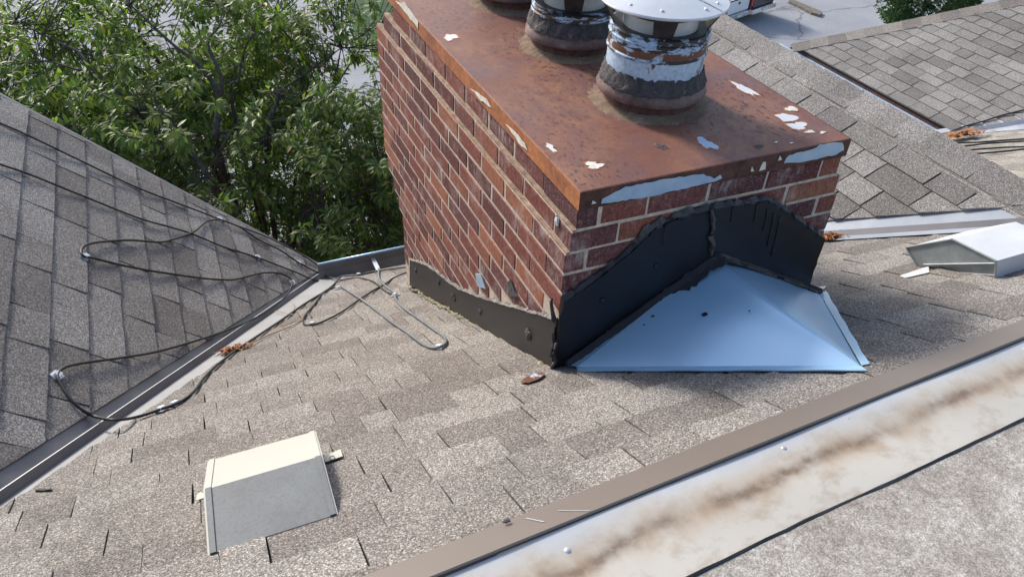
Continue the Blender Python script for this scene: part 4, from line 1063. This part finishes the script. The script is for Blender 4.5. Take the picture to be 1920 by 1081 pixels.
b = MB(); q = [on_plane(x, y, NM, KM+.018) for x, y in ((369,928),(376,922),(385,926),(384,933),(368,938))]; b.prism(q, (0, 0, .002)); b.build('nail_tab', M['vent_paint'], v1_)

v2_ = thing('roof_vent', (2.4, 1.3, zM(1.3)), 'larger pale metal hooded roof vent at the right edge, below the valley flashing', 'roof vent')
X2 = 2.277; X3 = 2.58
pf = {'D': (1.182, -1.468), 'C': (1.208, -1.402), 'P': (1.374, -1.424), 'A': (1.519, -1.554), 'A2': (1.449, -1.590), 'Q': (1.41, -1.562), 'QB': (1.40, -1.592), 'R': (1.208, -1.415)}
def P2(k, x, dz=0): return Vector((x, pf[k][0], pf[k][1]+dz))
for ka, kb, nm, mm in (('D', 'C', 'front_panel', 'white_metal'), ('C', 'P', 'top_panel', 'white_metal'), ('P', 'A', 'rear_panel', 'white_metal'), ('A', 'A2', 'lip', 'vent_grey')):
    b = MB(); b.prism([P2(ka, X2-.004), P2(kb, X2-.004), P2(kb, X3), P2(ka, X3)], (0, 0, -.003)); b.build(nm, M[mm], v2_)
for xx in (X2, X3-.006):
    b = MB(); b.prism([P2('C', xx, -.003), P2('P', xx, -.003), P2('A', xx, -.003), P2('A2', xx), P2('R', xx, -.012)], (.004, 0, 0)); b.build('hood_side', M['vent_grey'], v2_)
    b = MB(); b.prism([P2('R', xx+.008, -.008), P2('Q', xx+.008), P2('QB', xx+.008, -.02), P2('D', xx+.008, -.02)], (.004, 0, 0)); b.build('throat_side', M['vent_grey'], v2_)
def rim2(a, c_, r=.0022, m='vent_grey', dx=-.003): b = MB(); b.tube([P2(a, X2+dx), P2(c_, X2+dx)], r, 6); b.build('edge_fold', M[m], v2_)
rim2('C', 'P', .003, 'vent_grey'); rim2('P', 'A', .003, 'vent_grey'); rim2('A', 'A2', .0025, 'vent_grey'); rim2('D', 'C', .003, 'vent_grey')
b = MB(); b.tube([Vector((X2-.003, 1.21, -1.412)), Vector((X2-.003, 1.43, -1.568))], .0022, 6); b.build('edge_fold', M['white_metal'], v2_)
b = MB(); b.tube([Vector((X2+.006, 1.188, -1.448)), Vector((X2+.006, 1.40, -1.575))], .0016, 6); b.build('edge_fold', M['white_metal'], v2_)
b = MB(); b.prism([onM(x, y, .014) for x, y in ((1687,517),(1741,499),(1742,511),(1708,519),(1697,521))], (0, 0, .002)); b.build('nail_tab', M['white_metal'], v2_)

# ------------------------------------------------------------------ heating cables
def cable(pts, r, m, label, clips=(), group='roof heating cables'):
    P = spline(pts, 5)
    base = thing('heating_cable', P[0], label, 'cable', group)
    b = MB(); b.tube(P, r, 8); b.build('cord', m, base, smooth=True)
    for q, n_ in clips:
        q = Vector(q); K_ = 1.5; b = MB(); up = Vector(n_).normalized(); ax = Vector((.6, .8, 0)); ax = (ax-up*ax.dot(up)).normalized()*K_; sd_ = up.cross(ax)
        b.prism([q-ax*.012-sd_*.011-up*.002, q+ax*.012-sd_*.011-up*.002, q+ax*.012+sd_*.011-up*.002, q-ax*.012+sd_*.011-up*.002], up*.003)
        b.prism([q-ax*.008-sd_*.006, q+ax*.008-sd_*.006, q+ax*.008+sd_*.006, q-ax*.008+sd_*.006], up*.010)
        b.build('clip', M['blue_clip'], base)
    return base
rc = .0044
HL = .02
Lp = lambda *a: [onL(x, y, HL) for x, y in a]
Mp = lambda *a: [onM(x, y, .018) for x, y in a]
cable(Lp((-60,208),(0,231),(56,255.6),(165,308),(258,352),(346,385.6),(409.5,410),(450,426),(488,451),(524,468),(560,492),(590,508),(606,517)), rc, M['cable'], 'upper of two long black cables running straight down the left roof slope', [(onL(412, 411, .012), NL), (onL(560, 492, .012), NL)])
cable(Lp((-60,284),(0,308),(53,326),(162,370),(264,410),(351,435),(420,463),(475,480),(546,506.6),(586,524),(600,528)), rc, M['cable'], 'lower of two long black cables running straight down the left roof slope', [(onL(483, 482, .012), NL)])
cable(Lp((448,424),(500,444),(545,466),(580,486),(605,506),(612,520),(608,527),(600,529)), rc*.9, M['cable'], 'short black cable bending along the rake edge into the end of the valley')
loop1 = Lp((409.5,411),(386.6,415.5),(362,435),(316,451),(292,453.5),(242.5,450),(183,454),(158,461),(152,472),(158,480.5),(176,484),(225,496),(281,507),(369,520),(415,524),(444,523),(488.6,512),(520,511.5),(540,518.6),(548.5,529),(540,549),(520,569),(480,595),(422,620),(355,642),(289,660),(222,671),(151,681),(120,689),(108,702),(113,717.5),(133,748.6),(155,768.6),(178,780))
tail = Mp((262,779.6),(302,766.4),(337.5,753),(364,733),(382,708.6),(404,686.4),(426,668.7),(444,655),(488,626),(533,596),(573,568),(618,540),(640,517))
mid = [onM(210, 786.5, .05), onM(236, 785, .035)]
cable(loop1+mid+tail, rc*1.12, M['cable'], 'black cable looping across the left slope in two hairpins and over the valley rib', [(onL(160, 481, .014), NL), (onL(107, 703, .014), NL), (onL(548, 529, .014), NL), (onM(303, 767, .014), NM), (onM(328, 757, .014), NM)])
cable(Mp((640,517.7),(655,516.6),(673,515),(708.7,507.7),(740,503),(766,500),(790,497)), rc, M['cable'], 'black cable running along the eave gutter to the chimney', [(onM(672, 515, .014), NM)])
cable(Mp((636,537.7),(617.7,541),(604,550),(589,571),(573,589),(568,601),(573,608.7),(586.6,607.6),(602,604),(629,591),(649,578.8),(675.4,560),(704,542),(724,531),(737.6,521),(766,509),(800,498)), rc, M['cable'], 'black cable in a narrow hairpin beside the valley with a white clip at its tip', [(onM(586, 607.5, .014), NM), (onM(634, 540, .014), NM)])
cable(Mp((641,537.7),(655,546.6),(677.6,561),(700,577.6),(717.6,591),(735,604),(762,622),(784,638.7),(797.5,647.6),(813,652),(828.6,648.7),(836,641),(833,632),(817.5,620),(795,604),(773,588.7),(755,575.4),(743,562),(738.7,548.8),(728.7,541),(715,528.8),(710,517.7),(710.5,503)), rc*1.25, M['cable_grey'], 'weathered grey cable loop lying on the roof left of the chimney', [(onM(823, 651, .014), NM), (onM(741, 553, .014), NM)])
cable(Mp((604,516),(622,520),(642,524),(668,520),(690,524),(704,530),(722,545),(738,552)), rc*.9, M['cable'], 'thin black cable lying across the valley mouth below the gutter')
# far cables on the tan slope and the distant slope
def onB(x, y): return on_plane(x, y, NB, KB+.03)
for k, (p, lab) in enumerate(((((1795,268),(1830,267),(1870,264),(1930,260)), 'first dark cable from the top across the tan roof slope'), (((1808,274),(1850,269),(1880,267),(1930,264)), 'second dark cable from the top across the tan roof slope'), (((1818,281),(1860,278),(1890,276),(1930,275)), 'third dark cable from the top across the tan roof slope'), (((1832,288),(1870,285),(1900,282),(1930,279)), 'lowest dark cable across the tan roof slope'))):
    p = [(p[0][0]-70, p[0][1]+6)]+list(p)+[(2080, 2*p[-1][1]-p[-2][1]-4)]
    cable([onB(*q) for q in p], .008, M['cable'], lab)
cable([on_plane(x, y, NF, KF+.03) for x, y in ((1782,247),(1812,236),(1845,227),(1880,216),(1930,204))], .008, M['cable'], 'dark cable slanting over the bottom of the distant roof slope')

# ------------------------------------------------------------------ debris
def leaf_heap(c, rad, n, label, nrm, seed, elong=(1, 1), size=.012):
    r = random.Random(seed); b = MB(); up = Vector(nrm).normalized(); ax = up.cross(Vector((0, 1, 0))).normalized(); ay = up.cross(ax)
    for i in range(n):
        q = Vector(c)+ax*r.gauss(0, rad*elong[0])+ay*r.gauss(0, rad*elong[1])+up*abs(r.gauss(0, rad*.28))
        th = r.uniform(0, 6.28); d_ = (ax*math.cos(th)+ay*math.sin(th)+up*r.uniform(-.4, .5)).normalized(); s_ = d_.cross(up).normalized(); L_ = size*r.uniform(.6, 1.5); w_ = L_*.4
        b.add([q-d_*L_, q+s_*w_+up*.003, q+d_*L_, q-s_*w_+up*.003], [(0, 1, 2), (0, 2, 3)])
    o = b.build('leaf_litter', M['leaf_dead'], fix=False); return tag(o, label=label, kind='stuff')
leaf_heap(onM(437, 656, .012), .022, 170, 'clump of orange dead leaves caught in the left valley', NM, 1, (1.2, .8))
leaf_heap(onM(1553, 445, .02), .022, 160, 'orange dead leaves piled at the chimney corner by the right valley', NM, 2, (1.2, 1))
leaf_heap(on_plane(1805, 254, NB, KB+.05), .065, 150, 'brown dead leaves at the foot of the far gutter', NB, 3, (1.6, .7), .035)
def stick(px, r, label, plane=Mp):
    P = spline(plane(*px), 4); b = MB(); b.tube(P, [r*(1-.5*i/len(P)) for i in range(len(P))], 6, jit=.15); tag(b.build('twig', M['twig'], smooth=True), label, 'twig', 'dry twigs by the left valley')
stick(((462,650),(488.6,634),(533,616),(564,601),(566,592),(546,589),(515,582)), .003, 'pale bent twig lying along the left valley')
stick(((545,590),(552,575),(546,562)), .002, 'short thin twig crossing the valley rib')
stick(((525,612),(548,604),(560,596)), .002, 'small dry twig beside the bent one')
def flake(px, m, label, nm='metal_scrap'):
    b = MB(); b.prism(ragged([onM(x, y, .014) for x, y in px], .008, .0015, len(label)), (0, 0, .0015)); tag(b.build(nm, m), label, 'scrap')
flake(((975,716),(985,708),(1000,701),(1018,697),(1022,703),(1008,711),(990,719)), M['pipe_rust'], 'rusty flaked metal scrap on the shingles below the chimney corner')
flake(((1520,545),(1530,538),(1549,536),(1545,541),(1533,545)), M['white_metal'], 'white metal scrap on the shingles right of the cricket')
flake(((65,917),(97,914),(97,918),(66,920)), M['tar'], 'black shingle sliver near the lower end of the left valley')

# ------------------------------------------------------------------ trees
LEAFP = [(0, 0, 0), (-.17, .28, .045), (-.2, .55, .02), (0, 1.0, -.12), (.2, .55, .02), (.17, .28, .045), (0, .45, -.03)]
LEAFF = [(0, 6, 1), (1, 6, 2), (2, 6, 3), (3, 6, 4), (4, 6, 5), (5, 6, 0)]
def leaf_cloud(pos_, dirs, ups, sizes, mi, mats, name, parent, kind='stuff'):
    n = len(pos_); lp = np.array(LEAFP); sd_ = np.cross(dirs, ups); sd_ /= np.linalg.norm(sd_, axis=1)[:, None]+1e-9; up2 = np.cross(sd_, dirs)
    V = pos_[:, None, :]+sizes[:, None, None]*(lp[None, :, 0:1]*sd_[:, None, :]+lp[None, :, 1:2]*dirs[:, None, :]+lp[None, :, 2:3]*up2[:, None, :])
    V = V.reshape(-1, 3); k = len(lp)
    Fc = (np.array(LEAFF)[None]+(np.arange(n)*k)[:, None, None]).reshape(-1, 3)
    me = bpy.data.meshes.new(name); me.vertices.add(len(V)); org = V.mean(0); me.vertices.foreach_set('co', (V-org).ravel())
    me.loops.add(Fc.size); me.loops.foreach_set('vertex_index', Fc.ravel().astype(np.int32))
    me.polygons.add(len(Fc)); me.polygons.foreach_set('loop_start', np.arange(0, Fc.size, 3, dtype=np.int32)); me.polygons.foreach_set('loop_total', np.full(len(Fc), 3, dtype=np.int32))
    for mm in mats: me.materials.append(mm)
    me.polygons.foreach_set('material_index', np.repeat(mi, len(LEAFF)).astype(np.int32)); me.update(calc_edges=True)
    o = bpy.data.objects.new(name, me); link(o, parent, Vector(org)); tag(o, kind=kind); return o

tree = thing('broadleaf_tree', (.9, 9.6, GZ), 'large leafy green tree beyond the left roof slope, with long drooping leaves', 'tree')
trd = random.Random(99)
TC = Vector((.5, 8.9, -5.2)); RAD = Vector((4.3, 2.9, 2.75))
tk = MB()
trunk = [Vector((.9, 9.6, GZ)), Vector((.85, 9.5, -10.2)), Vector((.75, 9.2, -8.6)), Vector((.7, 9.0, -7.4))]
tk.tube(spline(trunk, 4), [.24-.006*i for i in range(13)], 12, jit=.06); tk.build('trunk', M['bark'], tree, smooth=True)
lb = []
def limb(pts, r0, r1):
    P = spline(pts, 5); b = MB(); b.tube(P, [(r0+(r1-r0)*i/(len(P)-1))*.42 for i in range(len(P))], 8, jit=.05); b.build('limb', M['bark'], tree, smooth=True); lb.extend(P); return P
def at(x, y, D): d_ = ray(x, y); return Vector(d_/np.linalg.norm(d_)*D)
fork = trunk[-1]
limb([fork, Vector((.55, 8.5, -6.2)), at(412, 366, 8.2), at(370, 300, 8.1), at(320, 225, 8.2), at(295, 200, 8.4)], .12, .03)
limb([fork, at(420, 330, 8.6), at(412, 190, 8.4), at(405, 165, 8.4), at(372, 122, 8.5), at(320, 80, 8.6), at(245, 10, 8.9)], .11, .02)
limb([at(413, 190, 8.4), at(415, 150, 8.3), at(405, 120, 8.3), at(390, 80, 8.4), at(412, 45, 8.6), at(415, 10, 8.8)], .06, .012)
limb([fork, at(440, 220, 8.9), at(447, 150, 8.9), at(460, 90, 9.0), at(480, 60, 9.1), at(510, 40, 9.2)], .05, .012)
limb([fork, at(500, 300, 8.9), at(520, 190, 8.8), at(528, 170, 8.8), at(570, 140, 9.0), at(640, 90, 9.3)], .08, .014)
limb([fork, at(300, 260, 9.0), at(180, 145, 8.7), at(140, 130, 8.7), at(95, 115, 8.8)], .07, .012)
limb([at(180, 145, 8.7), at(150, 100, 8.9), at(110, 80, 9.1), at(30, 40, 9.4)], .045, .012)
limb([fork, at(480, 340, 9.2), at(485, 285, 9.0), at(495, 255, 9.0), at(600, 240, 9.1), at(700, 210, 9.2)], .06, .012)
limb([fork, at(560, 420, 8.6), at(640, 380, 8.4), at(720, 340, 8.4)], .06, .012)
limb([fork, at(300, 340, 9.0), at(180, 262, 8.8), at(60, 200, 8.8)], .06, .012)
limb([fork, at(560, 300, 10.0), at(650, 130, 10.5), at(700, 60, 10.8)], .06, .012)
limb([fork, at(300, 120, 10.2), at(150, 20, 10.6), at(60, -60, 11)], .06, .012)
twp, tws = [], MB()
lbp = np.array([tuple(p) for p in lb])
clus = []
tries = 0
while len(clus) < 6000 and tries < 300000:
    tries += 1
    q = Vector((trd.uniform(-1, 1), trd.uniform(-1, 1), trd.uniform(-1, 1)))
    l_ = q.length
    if l_ > 1 or l_ < .25: continue
    p = TC+Vector((q.x*RAD.x, q.y*RAD.y, q.z*RAD.z))
    if p.y < 5.3 or p.z < -8.2: continue
    if p.x < .9 and p.y < 5.9 : continue
    g_ = noise.noise(p*.75+Vector((5, 2, 1)))
    if g_ < -.30: continue
    pj = proj(p)
    hole_ = False
    for hx, hy, hr in ((312, 62, 30), (345, 30, 26), (412, 70, 26), (290, 118, 20), (565, 8, 24), (676, 152, 26), (540, 330, 22), (705, 30, 36), (640, 255, 14), (725, 150, 20)):
        if (pj[0]-hx)**2+(pj[1]-hy)**2 < (hr+14)**2: hole_ = True; break
    if hole_ and trd.random() < .9: continue
    clus.append(p)
P_, D_, U_, S_, I_ = [], [], [], [], []
srcn = {}
for p in clus:
    dd = np.linalg.norm(lbp-np.array(p), axis=1); j = int(dd.argmin()); src = Vector(lbp[j])
    outw = (p-src)
    if outw.length < .05: outw = Vector((0, 0, .3))
    srcn[j] = srcn.get(j, 0)+1
    if outw.length > .7 or srcn[j] > 4: st = p-outw.normalized()*.45
    else: st = src
    m_ = st.lerp(p, .5)+Vector((0, 0, .06*outw.length))
    P4 = spline([st, m_, p], 3); tws.tube(P4, [.007-.0007*i for i in range(len(P4))], 4, cap=False)
    d_ = (outw.normalized()+Vector((trd.uniform(-.5, .5), trd.uniform(-.5, .5), trd.uniform(-.2, .5)))).normalized()
    nl = trd.randint(32, 44); L_ = trd.uniform(.28, .5)
    warm = trd.random()
    end = p+d_*L_
    tws.tube([p, p.lerp(end, .5), end], [.005, .004, .002], 3, cap=False)
    for i in range(nl):
        t_ = (i+.5)/nl; q = p+d_*(L_*t_)
        a_ = Vector((trd.gauss(0, 1), trd.gauss(0, 1), trd.gauss(0, 1))); a_ = (a_-d_*a_.dot(d_)).normalized()
        l_ = (a_*1.0+d_*trd.uniform(.15, .75)+Vector((0, 0, -trd.uniform(.25, .9)))).normalized()
        q = q+a_*trd.uniform(.0, .05)
        u_ = (Vector((0, 0, 1))+a_*.3+Vector((trd.uniform(-.4, .4), trd.uniform(-.4, .4), 0))).normalized()
        P_.append(q); D_.append(l_); U_.append(u_); S_.append(trd.uniform(.055, .105))
        r_ = trd.random()
        I_.append(3 if r_ < .003 else 2 if r_ < .05+(.25 if warm > .94 else 0) else 1 if r_ < .55 else 0)
tag(tws.build('twigs', M['bark'], tree, fix=False), kind='stuff')
P_, D_, U_, S_, I_ = np.array([tuple(p) for p in P_]), np.array([tuple(p) for p in D_]), np.array([tuple(p) for p in U_]), np.array(S_), np.array(I_)
# the 300 leaves nearest to the viewer in the frame are single leaves, the rest one crown
zc = P_@CF; px = 960+F_PX*(P_@CR)/zc; py = 540.5-F_PX*(P_@CU)/zc
cellk = (np.floor(px/26)*1000+np.floor(py/26)); near = {}
okm = (px > 5) & (px < 735) & (py > 5) & (py < 480) & ((py < 190+.51*px) | (px > 600))
for i in np.where(okm)[0]:
    k = cellk[i]
    if k not in near or zc[i] < zc[near[k]]: near[k] = i
pick = sorted(near.values(), key=lambda i: -S_[i]/zc[i])[:300]
leafmesh = {}
for k in range(4):
    b = MB(); b.add(LEAFP, LEAFF); leafmesh[k] = b.mesh('leaf', [M[('leaf_a', 'leaf_b', 'leaf_c', 'leaf_d')[k]]], Vector())
for i in pick:
    d_ = D_[i]; s_ = np.cross(d_, U_[i]); s_ /= np.linalg.norm(s_); u2 = np.cross(s_, d_)
    o = bpy.data.objects.new('leaf', leafmesh[int(I_[i])]); o.rotation_euler = Matrix((s_, d_, u2)).transposed().to_euler(); o.scale = (S_[i],)*3
    link(o, tree, P_[i])
keep = np.ones(len(P_), bool); keep[pick] = False
leaf_cloud(P_[keep], D_[keep], U_[keep], S_[keep], I_[keep], [M['leaf_a'], M['leaf_b'], M['leaf_c'], M['leaf_d']], 'crown', tree)

# bushy conifer past the far roof
cpos = at(1745, -18, 27.0)
con = thing('conifer_tree', (cpos.x, cpos.y, GZ), 'dark green conifer at the top right beyond the distant roof ridge', 'tree')
b = MB(); b.tube([(cpos.x, cpos.y, GZ), (cpos.x, cpos.y, cpos.z-.4)], [.2, .06], 8); b.build('trunk', M['bark'], con)
n = 17000; q = rng.normal(size=(n, 3)); q /= np.linalg.norm(q, axis=1)[:, None]; rad = rng.uniform(.45, 1.05, n)**.6
Pn = np.array(cpos)+q*rad[:, None]*np.array([1.5, 1.3, 1.25]); 
lump = np.array([noise.noise(Vector(p)*1.6) for p in Pn]); ok = lump > -.22; Pn = Pn[ok]; qn = q[ok]
dn = qn+rng.normal(size=qn.shape)*.5+np.array([0, 0, .3]); dn /= np.linalg.norm(dn, axis=1)[:, None]; un = rng.normal(size=qn.shape); un[:, 2] += .8
leaf_cloud(Pn, dn, un, rng.uniform(.07, .15, len(Pn)), np.zeros(len(Pn), int), [M['needle']], 'crown', con)

# ------------------------------------------------------------------ parked vehicles
def pickup(loc, heading, paint, label, truck=True):
    t = thing('pickup_truck' if truck else 'parked_car', loc, label, 'truck' if truck else 'car')
    ca, sa = math.cos(heading), math.sin(heading); O = Vector(loc)
    def w(x, y, z): return O+Vector((x*ca-y*sa, x*sa+y*ca, z))     # x: right, y: forward
    def bx(mb, a, c_, ins=0.0):
        x0, y0, z0 = a; x1, y1, z1 = c_
        mb.add([w(x0, y0, z0), w(x1, y0, z0), w(x1, y1, z0), w(x0, y1, z0), w(x0+ins, y0+ins, z1), w(x1-ins, y0+ins, z1), w(x1-ins, y1-ins, z1), w(x0+ins, y1-ins, z1)], [(0,3,2,1),(4,5,6,7),(0,1,5,4),(1,2,6,5),(2,3,7,6),(3,0,4,7)])
    b = MB(); bx(b, (-.98, .06, .55), (-.86, 2.0, 1.28)); bx(b, (.86, .06, .55), (.98, 2.0, 1.28)); bx(b, (-.86, .06, .55), (.86, 2.0, .72)); bx(b, (-.98, 2.0, .5), (.98, 5.4, 1.15)); bx(b, (-.95, 4.0, 1.15), (.95, 5.38, 1.22), .04); b.build('body', paint, t)
    if truck: b = MB(); bx(b, (-.9, .1, 1.285), (.9, 1.98, 1.31)); b.build('bed_cover', M['dark_void'], t)
    else: b = MB(); bx(b, (-.9, .1, 1.285), (.9, 1.98, 1.75), .14); b.build('rear_window', M['glass_dark'], t)
    b = MB(); bx(b, (-.86, 2.02, 1.15), (.86, 4.0, 1.78), .16); b.build('cab', paint, t)
    b = MB(); bx(b, (-.72, 2.0, 1.24), (.72, 2.05, 1.6)); b.build('rear_window', M['glass_dark'], t)
    for s_ in (-1, 1):
        b = MB(); bx(b, (s_*.86-.005, 2.2, 1.25), (s_*.86+.005, 3.7, 1.6)); b.build('side_window', M['glass_dark'], t)
    b = MB(); bx(b, (-.8, -.01, .66), (.8, .055, 1.27)); b.build('tailgate', paint, t)
    b = MB(); bx(b, (-.75, -.016, 1.20), (.75, -.011, 1.25)); b.build('tailgate_trim', M['dark_void'], t)
    b = MB(); bx(b, (-.07, -.02, 1.0), (.07, -.011, 1.1)); b.build('badge', M['dark_void'], t)
    for s_ in (-1, 1):
        b = MB(); bx(b, (s_*.9-.075, -.005, .74), (s_*.9+.075, .055, 1.22)); b.build('tail_light', M['red_lens'], t)
    b = MB(); bx(b, (-.98, -.14, .42), (.98, .05, .62), .02); b.build('bumper', M['chrome'], t)
    b = MB(); bx(b, (-.2, -.15, .46), (.2, -.141, .58)); b.build('number_plate', M['white_metal'], t)
    for s_ in (-1, 1):
        for yy_ in (1.05, 4.5):
            b = MB(); k = 18; c0 = w(s_*.84, yy_, .36)
            a = [w(s_*.72, yy_+.36*math.cos(2*math.pi*i/k), .36+.36*math.sin(2*math.pi*i/k)) for i in range(k)]
            b.prism(a, w(s_*.22, 0, 0)-O); wo = b.build('wheel', M['tyre'], t)
            b = MB(); a = [w(s_*.942, yy_+.2*math.cos(2*math.pi*i/k), .36+.2*math.sin(2*math.pi*i/k)) for i in range(k)]; b.prism(a, w(s_*.004, 0, 0)-O); b.build('rim', M['chrome'], wo)
    return t
hd = math.radians(-28)+math.radians(90)*0
pt1 = onz(1377, 50, GZ); pt2 = onz(1424, 36, GZ)
HEAD = math.radians(18.7)
pickup(pt1, HEAD, M['truck_white'], 'white pickup truck seen from behind in the parking lot, next to the flue hood')
pickup(pt2, HEAD, M['truck_blue'], 'dark blue car parked right of the white pickup truck', False)
print('objects', len(bpy.data.objects))
